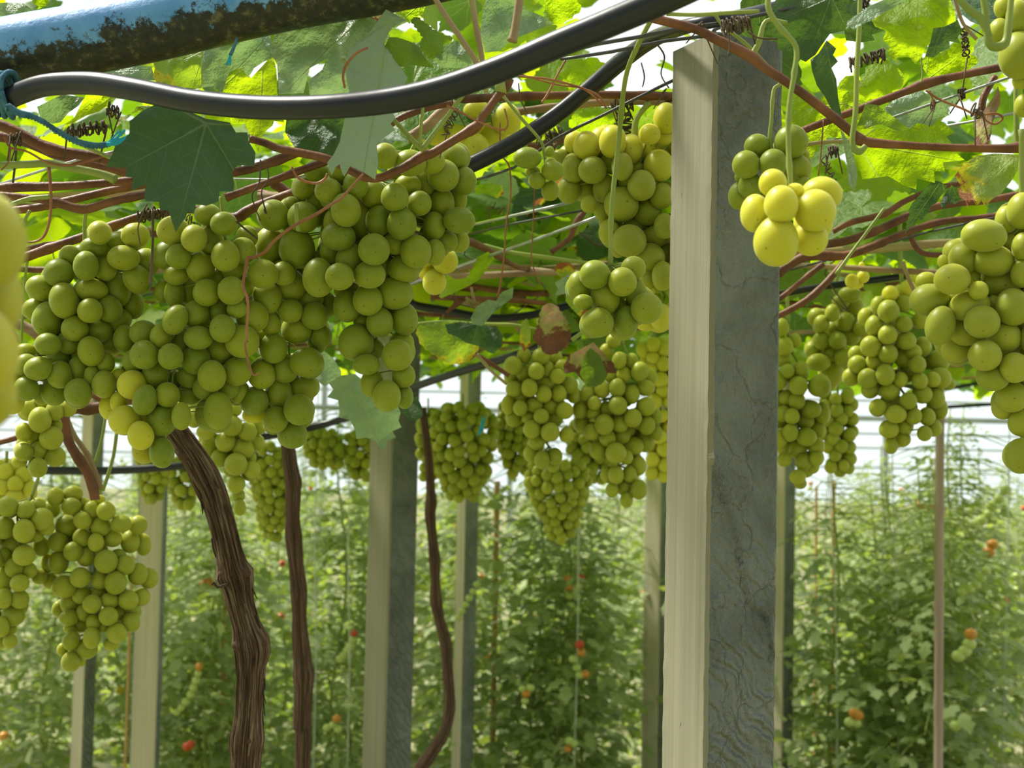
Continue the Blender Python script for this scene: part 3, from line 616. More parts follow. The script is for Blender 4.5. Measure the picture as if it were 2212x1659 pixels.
bunch('yellow-green grapes in the upper right corner beside the bent green stems', GF, 0.95, T1, mat='berry_mid', seed=17, nfill=0.3, stem=[(2172, -30), (2170, 30), (2168, 85)], stem_w=16)
M1 = Z(0, 1030, 3.858, [(885, 705, 88, 90), (965, 880, 82, 92), (670, 838, 78, 78), (485, 540, 78, 76), (487, 712, 75, 90), (610, 622, 72, 75), (555, 410, 85, 88), (690, 362, 68, 68), (685, 505, 70, 72), (463, 165, 65, 72), (595, 245, 75, 68), (610, 140, 72, 65), (765, 275, 62, 70), (885, 285, 72, 72), (840, 415, 75, 76), (1010, 390, 78, 68), (1150, 400, 72, 72), (940, 510, 70, 70), (1085, 540, 72, 88), (1195, 565, 58, 85), (835, 860, 72, 70), (1045, 735, 72, 75), (1150, 810, 75, 85), (1240, 845, 70, 80), (535, 915, 95, 85), (680, 985, 70, 70), (1070, 1025, 78, 75), (905, 1160, 72, 72), (975, 1300, 78, 78), (1090, 1215, 70, 75), (575, 1175, 72, 62), (595, 1365, 65, 75, 30), (720, 1430, 85, 82), (765, 1340, 65, 85), (590, 1540, 72, 78), (345, 580, 65, 75), (400, 720, 55, 75), (715, 660, 70, 80), (800, 545, 60, 72), (590, 1050, 78, 88), (770, 1060, 72, 72), (700, 1130, 58, 66), (490, 1100, 42, 62), (915, 1030, 72, 60), (830, 190, 44, 37), (985, 655, 62, 50), (985, 1140, 62, 62), (820, 960, 66, 56), (1110, 1100, 48, 52), (1180, 1000, 60, 62), (520, 1440, 42, 52), (930, 1390, 62, 56), (585, 1260, 52, 42), (670, 1230, 72, 62), (425, 270, 70, 70), (700, 230, 50, 50), (780, 1210, 55, 60), (860, 1240, 45, 55), (670, 1530, 40, 50), (330, 830, 60, 60), (420, 870, 60, 60)])
bunch('fat grape bunch at the lower left, hanging from forked canes before the beige post', GM, 1.60, M1, mat='berry_mid', seed=18, nfill=1.0, stem=[(214, 1045), (212, 1075), (214, 1110)], stem_w=11)
N1 = Z(0, 1030, 3.858, [(65, 245, 78, 80), (215, 275, 70, 72), (345, 350, 90, 85), (200, 450, 80, 92), (35, 420, 80, 90), (200, 655, 85, 78), (120, 755, 70, 78), (30, 845, 65, 95), (40, 665, 45, 72), (35, 1015, 62, 76), (165, 885, 72, 66), (165, 1020, 70, 72), (110, 1155, 88, 80), (15, 1250, 56, 80), (90, 1270, 46, 42), (85, 1370, 55, 56), (0, 1370, 60, 60), (100, 570, 92, 62), (240, 780, 60, 62), (390, 420, 60, 60), (320, 235, 56, 46), (300, 480, 60, 60), (-60, 350, 80, 80), (-70, 520, 75, 75), (-60, 700, 75, 78), (-70, 850, 75, 78), (-60, 1020, 70, 70), (-50, 1180, 70, 70)])
bunch('grape bunch cut by the left edge, touching the fat lower left bunch', GM, 1.56, N1, mat='berry_mid', seed=19, nfill=1.0, stem=[(98, 940, 7), (92, 1000, 7), (68, 1075, 7)])
L0 = Z(0, 700, 4.74, [(410, 980, 105, 122), (560, 890, 85, 92), (700, 855, 76, 88), (525, 1165, 108, 112), (245, 1105, 76, 88), (400, 1285, 80, 82), (565, 1355, 98, 98), (245, 1310, 86, 88), (390, 1470, 86, 94), (345, 1130, 72, 92), (290, 870, 82, 92), (570, 1040, 60, 72), (430, 800, 90, 60), (200, 1400, 70, 60)])
bunch('slender pale green bunch with few grapes below the wide left bunch', GM, 1.42, L0, mat='berry_mid', seed=20, nfill=0.9, stem=[(95, 840, 7), (92, 890, 7)])
Q1 = Z(1660, 560, 3.19, [(827, 357, 68, 72), (822, 520, 60, 62), (825, 650, 60, 62), (707, 600, 68, 68), (735, 460, 62, 70), (670, 398, 50, 58), (932, 447, 55, 52), (948, 560, 63, 58), (999, 638, 52, 50), (1028, 725, 52, 55), (1065, 590, 48, 52), (613, 725, 58, 58), (732, 710, 58, 60), (567, 812, 53, 58), (685, 820, 63, 63), (805, 795, 60, 68), (910, 830, 45, 50), (1043, 838, 50, 52), (1130, 828, 50, 50), (965, 975, 53, 55), (878, 1068, 66, 58), (1000, 1080, 52, 55), (1095, 1085, 50, 57), (830, 1170, 62, 58), (935, 1150, 48, 48), (845, 1285, 42, 53), (755, 1020, 55, 52), (605, 650, 50, 50), (930, 305, 50, 55), (1050, 420, 53, 55), (755, 320, 45, 60), (920, 1240, 55, 50), (1075, 1200, 46, 50), (700, 900, 55, 55), (840, 910, 60, 60), (1060, 930, 62, 60), (1180, 820, 72, 70), (1150, 960, 60, 62), (1170, 700, 70, 70), (1140, 1160, 45, 45), (930, 680, 60, 60), (1080, 700, 60, 60), (960, 760, 60, 60), (840, 235, 52, 50), (960, 205, 55, 55), (1000, 150, 45, 50), (1240, 860, 45, 40), (1180, 1030, 50, 70), (860, 980, 60, 50)])
bunch('long full grape bunch between the large post and the bunch at the right edge', GM, 1.76, Q1, mat='berry_mid', seed=21, nfill=0.9, stem=[(1943, 480, 10), (1945, 560, 10), (1950, 640, 9)], gold=lambda x, y: y < 645)
Q2 = Z(1660, 560, 3.19, [(560, 240, 72, 50), (500, 290, 56, 50), (440, 370, 46, 56), (365, 445, 50, 57), (330, 400, 56, 60), (590, 320, 56, 60), (475, 560, 56, 56), (365, 560, 56, 58), (435, 650, 56, 52), (305, 620, 50, 50), (345, 710, 76, 56), (430, 780, 80, 90), (650, 470, 62, 62), (530, 430, 62, 62), (570, 520, 62, 70), (600, 400, 60, 60), (450, 480, 60, 60), (520, 680, 60, 60), (630, 560, 50, 60), (400, 850, 70, 60)])
bunch('dull green bunch left of the long full one at the right', GM, 1.95, Q2, mat='berry_mid', seed=22, nfill=1.0, stem=[(1812, 590, 8), (1800, 625, 8)])
Q5 = Z(1660, 560, 3.19, [(575, 150, 42, 46), (653, 120, 38, 41), (640, 40, 18, 20), (620, 170, 32, 30)])
bunch('tiny sprig of four yellow grapes right of the large post', GM, 1.70, Q5, mat='berry_gold', seed=23, nfill=0, stem=[(1868, 560, 5), (1860, 575, 5), (1850, 600, 4)], stem_w=5)
Q3 = Z(1660, 560, 3.19, [(205, 870, 60, 60), (350, 875, 72, 68), (130, 770, 45, 46), (225, 760, 48, 56), (195, 975, 53, 57), (125, 955, 45, 52), (293, 1035, 66, 56), (162, 1082, 47, 52), (257, 1115, 53, 52), (100, 1065, 52, 52), (150, 1195, 50, 56), (263, 1225, 63, 58), (330, 1375, 46, 46), (240, 1395, 52, 56), (110, 1380, 46, 46), (110, 600, 55, 62), (300, 1430, 46, 46), (200, 1500, 52, 46), (220, 1545, 40, 36), (180, 560, 42, 46), (110, 690, 50, 50), (60, 840, 60, 60), (70, 960, 60, 60), (60, 1100, 60, 60), (60, 1240, 60, 60), (330, 1290, 50, 60), (200, 1310, 60, 60), (120, 1290, 60, 60), (370, 1060, 50, 70), (340, 1180, 50, 60), (90, 470, 45, 60)])
bunch('grape bunch half hidden behind the right side of the large slate-grey post', GM, 1.85, Q3, mat='berry_mid', seed=24, nfill=0.9, stem=[(1700, 640, 8), (1703, 700, 8)])
S1 = Z(900, 720, 3.53, [(735, 245, 66, 66), (808, 300, 49, 56), (912, 287, 57, 62), (945, 175, 60, 60), (742, 423, 58, 54), (860, 415, 57, 65), (970, 463, 57, 61), (1085, 460, 54, 62), (1075, 328, 54, 54), (1165, 395, 60, 62), (1000, 270, 50, 55), (700, 545, 50, 68), (790, 480, 60, 60), (900, 545, 58, 56), (1020, 555, 55, 55), (950, 632, 54, 53), (790, 570, 50, 55), (880, 730, 63, 66), (1018, 752, 67, 67), (1145, 775, 53, 55), (740, 650, 56, 60), (855, 645, 50, 42), (1050, 650, 60, 60), (915, 825, 60, 60), (875, 915, 55, 66), (955, 965, 54, 66), (1052, 937, 55, 60), (1040, 1005, 46, 52), (1130, 590, 60, 60), (820, 170, 50, 55), (1200, 470, 50, 60), (990, 380, 60, 60), (720, 330, 50, 55), (1110, 250, 50, 50), (1060, 190, 50, 50)])
bunch('grape bunch left of the withered brown leaf, centre right, middle distance', GM, 1.82, S1, mat='berry_mid', seed=25, nfill=1.0, stem=[(1165, 690, 8), (1166, 760, 8)])
S2 = Z(900, 720, 3.53, [(1250, 580, 57, 66), (1355, 530, 48, 51), (1350, 605, 46, 46), (1445, 578, 53, 58), (1535, 550, 66, 66), (1530, 415, 58, 66), (1640, 465, 56, 68), (1745, 415, 66, 56), (1750, 560, 66, 66), (1650, 645, 62, 66), (1430, 695, 68, 73), (1415, 430, 56, 60), (1580, 312, 54, 55), (1700, 290, 60, 68), (1545, 205, 50, 60), (1640, 215, 50, 60), (1335, 750, 53, 58), (1455, 800, 58, 60), (1385, 890, 60, 68), (1520, 912, 73, 73), (1600, 945, 46, 52), (1550, 690, 60, 60), (1755, 700, 60, 68), (1565, 780, 60, 60), (1655, 860, 70, 66), (1520, 1080, 56, 66), (1450, 1075, 46, 60), (1625, 1075, 50, 60), (1690, 1010, 56, 70), (1580, 1175, 53, 60), (1695, 1190, 58, 70), (1490, 1195, 46, 52), (1600, 1270, 46, 55), (1820, 640, 46, 55), (1830, 760, 42, 55), (1260, 690, 52, 60), (1740, 820, 70, 80), (1500, 55, 50, 50), (1450, 130, 50, 50), (1300, 460, 52, 50), (1480, 320, 46, 46), (1350, 430, 46, 46), (1780, 330, 50, 60), (1640, 750, 60, 60), (1570, 860, 50, 50)])
bunch('grape bunch under the withered brown leaf, just left of the large post', GM, 1.84, S2, mat='berry_mid', seed=26, nfill=1.0, stem=[(1345, 690, 8), (1345, 745, 8)])
NB = [(-48, 520, 92, 105), (-40, 640, 78, 95), (-62, 760, 90, 100), (-55, 850, 80, 80), (-130, 580, 90, 95), (-140, 720, 90, 95), (-120, 830, 88, 90)]
bunch('out of focus yellow grapes very close to the lens at the left edge', GF, 0.42, NB, mat='berry_amber', seed=27, nfill=0.0, stem=[(-60, 380, 22), (-60, 460, 22)], stem_w=18)

far_bunch('blurred green bunch right of the second post, above the third trunk', GB, 2.75, [(880, 1000, 35), (905, 1000, 65), (960, 995, 70), (1010, 1000, 55), (1050, 1000, 40), (1078, 1000, 18)], 13, 'berry_mid', 31)
far_bunch('blurred yellow bunch between the green one and the bunch left of the withered leaf', GB, 2.9, [(875, 1105, 18), (920, 1110, 35), (980, 1115, 30), (1025, 1120, 15)], 11, 'berry_mid', 32)
far_bunch('blurred cone shaped bunch low in the centre, pointing down at the tomato plants', GB, 2.6, [(1005, 1205, 55), (1040, 1205, 65), (1085, 1208, 50), (1130, 1212, 32), (1165, 1212, 16)], 12, 'berry_mid', 33)
far_bunch('golden bunch squeezed between the large post and the bunch under the withered leaf', GB, 2.2, [(745, 1415, 30), (800, 1425, 30), (880, 1428, 26), (960, 1425, 22), (1035, 1422, 15)], 15, 'berry_gold', 34)
far_bunch('blurred bunch right of the large post, behind the half hidden one', GB, 2.3, [(850, 1810, 28), (900, 1810, 32), (960, 1815, 28), (1020, 1812, 20)], 14, 'berry_mid', 35)
far_bunch('golden bunch behind the small dewy one, low beside the slim trunk', GB, 2.9, [(960, 570, 30), (1010, 580, 38), (1080, 590, 34), (1130, 590, 22), (1160, 590, 10)], 11, 'berry_mid', 36)
far_bunch('blurred bunch in front of the head of the beige post at the left', GB, 2.7, [(985, 320, 25), (1010, 330, 30), (1050, 330, 24), (1080, 330, 14)], 12, 'berry_mid', 37)
far_bunch('blurred bunch left of the thick trunk at hose height', GB, 2.9, [(995, 392, 30), (1040, 395, 30), (1090, 400, 14)], 12, 'berry_mid', 38)
far_bunch('yellow bunch at the left edge over the fat lower left bunch', GB, 1.9, [(1005, 15, 25), (1035, 25, 40), (1075, 30, 38)], 17, 'berry_gold', 39)
far_bunch('blurred bunch right of the slim trunk under the sloping hose', GB, 3.2, [(935, 690, 30), (965, 700, 42), (1010, 705, 25)], 11, 'berry_mid', 40)
far_bunch('small blurred bunch against the left side of the second post', GB, 3.2, [(935, 772, 20), (985, 775, 24), (1035, 778, 14)], 11, 'berry_mid', 41)
far_bunch('blurred bunch hugging the right side of the second post', GB, 2.8, [(890, 925, 16), (950, 925, 20), (1030, 925, 12)], 12, 'berry_mid', 42)
far_bunch('blurred bunch between the two middle bunches, low behind them', GB, 2.9, [(900, 1265, 20), (960, 1275, 45), (1010, 1285, 40), (1040, 1290, 20)], 12, 'berry_mid', 43)
# ---------------------------------------------------------------- hoses, pipe, wires
def tube_thing(name, pts, d, mat, label, cat, w=None, seg=14, group=None, k=6):
    t = TM(); pp = px_path(pts, d, w); t.tube(pp, seg, k); org = pp[0][0]
    o = t.build(name, mat, None, off=org); o.location = org
    return tag(o, label, cat, group)

pa, pb = P(-160, 154, 1.0), P(980, -82, 1.0)
t = TM(); rr_ = 75 / F
L_ = (pb - pa).length
# the pipe in its own frame: local z up, so that the algae and painted shade sit on its underside
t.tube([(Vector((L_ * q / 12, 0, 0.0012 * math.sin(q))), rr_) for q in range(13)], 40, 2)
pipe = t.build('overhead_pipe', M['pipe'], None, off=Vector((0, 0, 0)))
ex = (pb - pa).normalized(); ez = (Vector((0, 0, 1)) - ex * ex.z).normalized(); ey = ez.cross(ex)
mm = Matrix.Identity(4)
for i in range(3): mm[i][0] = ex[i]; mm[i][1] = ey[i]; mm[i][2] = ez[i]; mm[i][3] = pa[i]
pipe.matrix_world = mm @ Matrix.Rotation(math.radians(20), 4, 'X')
tag(pipe, 'thick light blue pipe with black mould and painted shade underneath, crossing the upper left corner', 'pipe')

tube_thing('irrigation_hose', [(-60, 235, 46, .97), (0, 222, 46, .965), (35, 205, 47, .96), (100, 184, 48, .95), (200, 180, 50, .93), (300, 195, 50, .91), (420, 219, 51, .89), (560, 232, 52, .87), (700, 231, 52, .85), (830, 219, 55, .84), (950, 194, 57, .83), (1080, 149, 58, .82), (1200, 98, 60, .81), (1320, 48, 62, .8), (1450, -8, 64, .79), (1560, -60, 64, .78)], .9, M['hose'], 'thick black hose curving across the whole upper left, nearest and in front of the leaves', 'hose', seg=28)
tube_thing('irrigation_hose', [(990, 368, 36, 1.27), (1040, 345, 36, 1.27), (1120, 303, 36, 1.27), (1200, 250, 36, 1.27), (1270, 194, 37, 1.26), (1340, 134, 38, 1.24), (1410, 85, 36, 1.2), (1480, 58, 32, 1.1), (1560, 42, 28, 1.08), (1640, 22, 22, 1.12), (1720, 2, 20, 1.15)], 1.27, M['hose'], 'thinner black hose slanting from the broad upper bunch to the large post top', 'hose', seg=22)
tube_thing('irrigation_hose', [(860, 640, 17), (900, 660, 18), (960, 670, 18), (1050, 686, 17), (1130, 683, 17), (1200, 668, 17), (1260, 648, 17)], 2.1, M['hose'], 'sagging black hose behind the withered leaves, right of the tail bunch', 'hose')
tube_thing('irrigation_hose', [(480, 960, 17, 2.6), (600, 938, 16, 2.6), (740, 905, 16, 2.6), (900, 834, 17, 2.4), (1120, 765, 18, 2.2), (1250, 724, 18, 2.1)], 2.4, M['hose'], 'dull grey-black hose rising to the right behind the second post', 'hose')
tube_thing('irrigation_hose', [(-60, 1012, 19), (100, 1016, 19), (250, 1016, 18), (390, 1006, 17), (480, 990, 16)], 2.3, M['hose'], 'level hose crossing behind the forked canes at the left', 'hose')
tube_thing('irrigation_hose', [(1660, 640, 15, 1.9), (1760, 622, 15, 1.9), (1870, 607, 15, 1.9), (1990, 592, 14, 1.9)], 1.9, M['hose'], 'black hose over the long full bunch, right of the large post', 'hose')
tube_thing('irrigation_hose', [(2030, 880, 8), (2100, 876, 8), (2212, 868, 8), (2300, 862, 8)], 4.0, M['hose'], 'thin dark hose level with the tip of the right edge bunch, beside the bamboo cane', 'hose')
tube_thing('irrigation_hose', [(2000, 850, 7), (2090, 832, 8), (2150, 822, 8), (2300, 800, 8)], 4.2, M['hose'], 'thin dark hose rising to the right edge over the level thin one', 'hose')

GW = 'wires of the trellis'
def wire(pts, w, mat, label, d=1.5): return tube_thing('trellis_wire', pts, d, M[mat], label, 'wire', w=w, seg=6, group=GW, k=2)
wire([(880, 617, 7, 1.8), (980, 580, 7, 1.69), (1150, 520, 7, 1.5), (1300, 465, 7, 1.34)], 7, 'wire', 'bright steel wire, lowest of the three between the upper bunch and the golden bunch')
wire([(950, 501, 7, 1.62), (1100, 468, 7, 1.5), (1230, 438, 7, 1.42)], 7, 'wire', 'bright steel wire, highest of the three between the upper bunch and the golden bunch')
wire([(960, 520, 5, 1.62), (1100, 485, 5, 1.5), (1275, 452, 5, 1.4)], 5, 'wire_dark', 'dark thin wire between the two bright ones left of the golden bunch')
wire([(1020, 390, 6, 1.4), (1110, 362, 6, 1.36), (1200, 300, 7, 1.3), (1300, 250, 7, 1.28), (1420, 190, 7, 1.27), (1480, 162, 7, 1.27)], 6, 'wire_dark', 'dark wire just above the golden bunch, below the second hose')
wire([(1200, 118, 8, 1.0), (1290, 95, 9, 1.0), (1380, 80, 9, 1.0), (1460, 62, 9, 1.02), (1560, 50, 9, 1.04), (1700, 20, 8, 1.06), (1860, 3, 8, 1.08)], 9, 'wire_dark', 'dark cable running over the head of the large post')
wire([(1210, 128, 7, 1.02), (1320, 112, 8, 1.02), (1440, 88, 8, 1.03), (1600, 70, 8, 1.05)], 7, 'wire_dark', 'second dark cable just under the one over the large post')
wire([(1700, 345, 6, 1.3), (1830, 290, 6, 1.22), (1930, 253, 6, 1.15), (2060, 208, 6, 1.08), (2186, 165, 7, 1.02), (2300, 128, 7, .98)], 6, 'wire', 'grey wire with tendrils knotted on it at the upper right')
wire([(1730, 332, 5, 1.5), (1900, 300, 5, 1.42), (2045, 272, 6, 1.35), (2140, 255, 6, 1.3), (2300, 222, 6, 1.24)], 6, 'wire', 'second grey wire passing behind the dried leaf at the upper right')
wire([(1680, 590, 5, 1.7), (1850, 545, 5, 1.55), (2010, 500, 5, 1.45), (2150, 470, 5, 1.35)], 5, 'wire_dark', 'dark wire among the crowded canes right of the dangling yellow cluster')
wire([(-20, 405, 6, 1.2), (60, 378, 6, 1.14), (170, 345, 6, 1.08), (260, 325, 6, 1.05)], 6, 'wire', 'grey wire crossing the canes left of the dark leaf')
wire([(505, 386, 4, 1.15), (600, 387, 4, 1.12), (660, 380, 4, 1.1)], 4, 'wire', 'thin pale wire right of the dark leaf')
wire([(-20, 700, 5, 1.9), (300, 640, 5, 1.9), (700, 560, 5, 1.7)], 5, 'wire_dark', 'dark wire hidden behind the left bunches')
wire([(1660, 470, 4, 1.9), (1900, 450, 4, 1.9), (2212, 430, 4, 1.9)], 4, 'wire_dark', 'thin dark wire behind the large bright leaf at the right')

# blue twine lashing the hose to the pipe
root = empty('blue_twine', P(8, 215, .95), 'frayed blue twine lashing the black hose to the pipe at the left edge', 'twine')
t = TM(); cc = P(4, 205, .965)
for q in range(5):
    pts = []
    for a in range(13):
        an = a / 12 * 2 * math.pi; pts.append((cc + RT * (0.004 * q - 0.010 + 0.002 * math.sin(an * 2 + q)) + UP * (math.sin(an) * (0.013 + .0008 * q)) + FW * (-math.cos(an) * (0.0115 + .0006 * q)), 0.0022))
    t.tube(pts, 7, 2)
for q in range(4):
    t.tube([(p_ + RT * .0012 * math.sin(i_ * .9 + q * 1.57) + UP * .0016 * math.cos(i_ * .9 + q * 1.57), r_ * .55) for i_, (p_, r_) in enumerate(smooth_path(px_path([(18, 232, 20, .94), (40, 245, 17), (70, 252, 12), (100, 268, 9), (130, 288, 9), (165, 306, 11), (205, 315, 12), (236, 312, 10)], .94), 8))], 7, 1, smooth=False)
t.build('strand', M['twine'], root)
t = TM(); rnd = random.Random(5)
for q in range(16):
    a = (232 + rnd.uniform(-3, 3), 312 + rnd.uniform(-4, 4)); e = (262 + rnd.uniform(-8, 14), 286 + rnd.uniform(-8, 14))
    t.tube(px_path([(a[0], a[1], 4, .94), ((a[0] + e[0]) / 2 + rnd.uniform(-3, 3), (a[1] + e[1]) / 2 + rnd.uniform(0, 6), 4), (e[0], e[1], 2)], .935), 5, 3)
o = t.build('frayed_end', M['twine_end'], root); o['label'] = 'bright blue frayed end'
root = empty('blue_twine', P(508, 88, .97), 'short piece of blue twine hanging under the pipe against a pale leaf', 'twine')
t = TM(); t.tube(px_path([(512, 82, 5), (506, 100, 7), (498, 118, 9)], .97), 7, 4); t.build('strand', M['twine'], root)
t = TM()
for q in range(9): t.tube(px_path([(498 + rnd.uniform(-3, 3), 116, 3), (492 + rnd.uniform(-6, 6), 142 + rnd.uniform(-5, 3), 2)], .97), 5, 2)
t.build('frayed_end', M['twine_end'], root)
tube_thing('blue_twine', [(1045, 900, 5), (1040, 925, 9), (1032, 940, 4)], 2.5, M['twine_end'], 'scrap of blue twine on the blurred green bunch right of the second post', 'twine', seg=7)

# ---------------------------------------------------------------- leaf meshes
def leaf_arrays(seed, na=84, nr=5, droop=1.0):
    rnd = random.Random(seed); lob = [(90, 1.0), (38, .86), (142, .86), (-14, .70), (194, .70)]
    lob = [(a + rnd.uniform(-5, 5), q * rnd.uniform(.92, 1.08)) for a, q in lob]
    depth = rnd.uniform(.18, .34); teeth = 26; ph = rnd.random()
    def rad(a):
        base = .60
        v = 0
        for la, q in lob:
            d = (a - la + 180) % 360 - 180; v = max(v, q * (1 - depth * (abs(d) / 26) ** 1.3) if abs(d) < 40 else 0)
        v = max(v, .52)
        dn = (a + 90 + 180) % 360 - 180
        if abs(dn) < 32: v *= .16 + .84 * (abs(dn) / 32) ** .8
        s_ = (a / 360 * teeth + ph) % 1; tooth = (1 - abs(s_ * 2 - 1)) * .11 * (1 if abs(dn) > 20 else .2)
        return v * (.93 + tooth)
    vs, fs, uv = [Vector((0, 0, 0))], [], [(0, 0)]
    c1, c2, tw = rnd.uniform(-.25, .3), rnd.uniform(-.5, -.1) * droop, rnd.uniform(-.3, .3); so = rnd.random() * 50
    for i in range(1, nr + 1):
        q = i / nr
        for j in range(na):
            a = 360 * j / na; r = rad(a) * (q if i == nr else q * (.92)) if True else 0
            x, y = math.cos(math.radians(a)) * r, math.sin(math.radians(a)) * r
            z = c1 * x * x + c2 * y * abs(y) * .6 + tw * x * y + .10 * noise.noise(Vector((x * 2.2 + so, y * 2.2, so))) + .035 * noise.noise(Vector((x * 7, y * 7 + so, 3)))
            # furrows along the main veins
            z -= .03 * math.cos(math.radians(a - 90) * 6.9) * q * .5
            vs.append(Vector((x, y, z))); uv.append((x, y))
    for j in range(na): fs.append((0, 1 + j, 1 + (j + 1) % na))
    for i in range(nr - 1):
        for j in range(na):
            a = 1 + i * na + j; b = 1 + i * na + (j + 1) % na; fs.append((a, a + na, b + na, b))
    return vs, fs, uv
LV = [leaf_arrays(100 + i) for i in range(7)]
LL = [leaf_arrays(200 + i, 40, 2) for i in range(6)]
LM = {}
def leaf_mesh(i, key):
    if (i, key) not in LM:
        vs, fs, uv = LV[i]; LM[(i, key)] = mesh_from('leaf', vs, fs, M[key], True, None, [(u + 4 * i, v) for u, v in uv])
    return LM[(i, key)]

def orient(nrm, tip):
    n_ = nrm.normalized(); t_ = (tip - n_ * tip.dot(n_)).normalized(); x_ = t_.cross(n_)
    mt = Matrix.Identity(3)
    for i in range(3): mt[i][0] = x_[i]; mt[i][1] = t_[i]; mt[i][2] = n_[i]
    return mt

LCELL = [10]
def traced_leaf(parent, pts, d, mat, origin, tip, under=False, gx=0.0, gy=0.0, curl=0.010, step=13, label=None, seed=0, teeth=0.0, fold=0.0, name='leaf'):
    """a leaf with its own outline; gx, gy tilt it away from facing the viewer (m of depth per px)"""
    poly = [Vector((p[0], p[1])) for p in pts]
    if teeth:
        q = []; n_ = len(poly); area = sum(poly[i].x * poly[(i + 1) % n_].y - poly[(i + 1) % n_].x * poly[i].y for i in range(n_)); sg = 1 if area > 0 else -1
        for i in range(n_):
            a, b = poly[i], poly[(i + 1) % n_]; L = (b - a).length; k = max(1, int(L / (teeth * 2.6))); nr_ = Vector(((b - a).y, -(b - a).x)).normalized() * sg
            for j in range(k):
                q.append(a.lerp(b, j / k)); q.append(a.lerp(b, (j + .55) / k) + nr_ * teeth * .8)
        poly = q
    else:
        q = []
        for i in range(len(poly)):
            a, b = poly[i], poly[(i + 1) % len(poly)]; k = max(1, int((b - a).length / (step * 1.3)))
            for j in range(k): q.append(a.lerp(b, j / k))
        poly = q
    n0 = len(poly); xs = [p.x for p in poly]; ys = [p.y for p in poly]; verts = list(poly)
    def inside(x, y):
        c = False; j = n0 - 1
        for i in range(n0):
            if (poly[i].y > y) != (poly[j].y > y) and x < (poly[j].x - poly[i].x) * (y - poly[i].y) / (poly[j].y - poly[i].y) + poly[i].x: c = not c
            j = i
        return c
    y = min(ys) + step / 2; row = 0
    while y < max(ys):
        x = min(xs) + (step / 2 if row % 2 else step)
        while x < max(xs):
            if inside(x, y) and min((Vector((x, y)) - p).length for p in poly) > step * .45: verts.append(Vector((x, y)))
            x += step
        y += step * .87; row += 1
    r = geometry.delaunay_2d_cdt(verts, [(i, (i + 1) % n0) for i in range(n0)], [], 1, 1e-4)
    vo, fo = r[0], r[2]
    mx, my = (min(xs) + max(xs)) / 2, (min(ys) + max(ys)) / 2
    o2 = Vector(origin); t2 = Vector(tip) - o2; L = t2.length; ty = t2 / L; tx = Vector((-ty.y, ty.x))
    vs, uv = [], []; sd = seed * 7.7; cell = LCELL[0]; LCELL[0] += 1
    for v in vo:
        u_ = (v - o2).dot(tx) / L; w_ = (v - o2).dot(ty) / L
        dz = gx * (v.x - mx) + gy * (v.y - my) + curl * (1.6 * noise.noise(Vector((u_ * 1.6 + sd, w_ * 1.6, sd))) + .35 * noise.noise(Vector((u_ * 6, w_ * 6 + sd, 1)))) + fold * abs(u_) - .0015 * math.cos(math.atan2(w_, u_) * 6.9)
        vs.append(P(v.x, v.y, d + dz)); uv.append((max(-1.9, min(1.9, u_)) + 4 * cell, max(-1.9, min(1.9, w_))))
    fs = [tuple(f) for f in fo]
    if fs:
        a, b, c = (vs[i] for i in fs[0][:3]); nn = (b - a).cross(c - a)
        facing = nn.dot(FW) < 0
        if facing == under: fs = [tuple(reversed(f)) for f in fs]
    me = mesh_from(name, vs, fs, M[mat], True, None, uv, parent.location)
    o = link(name, me, parent)
    if label: o['label'] = label
    return o

# ---------------------------------------------------------------- the vines
def vine(label, base): return empty('grapevine', base, label, 'grapevine')
VA = vine('grapevine with the thick peeling trunk at the lower left, leaves spreading over the left', Vector((P(531, 1659, 1.38).x, P(531, 1659, 1.38).y, 0)))
VB = vine('grapevine with the slim brown trunk between the thick trunk and the second post', Vector((P(653, 1659, 2.05).x, P(653, 1659, 2.05).y, 0)))
VC = vine('grapevine with the thin jointed trunk curving left at its foot, right of the second post', Vector((P(919, 1659, 2.6).x, P(919, 1659, 2.6).y, 0)))
VD_ = vine('grapevine spreading over the right, with the long red-brown canes round the large post', Vector((.9, 1.9, 0)))

t = TM(); pp = px_path([(330, 850, 34), (352, 895, 44), (383, 936, 50), (425, 997, 53), (458, 1063, 58), (470, 1100, 54), (481, 1143, 54), (498, 1215, 58), (505, 1241, 74), (512, 1266, 66), (519, 1303, 56), (532, 1350, 57), (542, 1385, 72), (546, 1408, 68), (543, 1440, 56), (542, 1467, 56), (538, 1540, 53), (534, 1590, 66), (532, 1615, 62), (531, 1659, 56)], 1.38)
pp += [(pp[-1][0] + Vector((.003, 0, -.12)), .0135), (Vector((VA.location.x + .02, VA.location.y, .5)), .016), (Vector((VA.location.x, VA.location.y, -.03)), .024)]
t.tube(pp, 72, 14, ridge=.20, node=.06, nstep=.10)
for kx, ky in ((486, 1240), (527, 1238), (516, 1395), (562, 1392), (540, 1598), (400, 985)): t.ball(P(kx, ky, 1.372), .0075, 12, 8, (1, .8, .7))
o = t.build('trunk', M['bark'], VA)
t = TM(); t.tube(px_path([(492, 1262, 8), (470, 1268, 7), (462, 1258, 5), (458, 1264, 4)], 1.36), 6, 3); t.tube(px_path([(530, 1268, 6), (540, 1240, 5), (545, 1222, 3)], 1.36), 6, 3) if False else None; t.build('stub', M['bark'], VA)
rnd = random.Random(11)          # loose bark strips
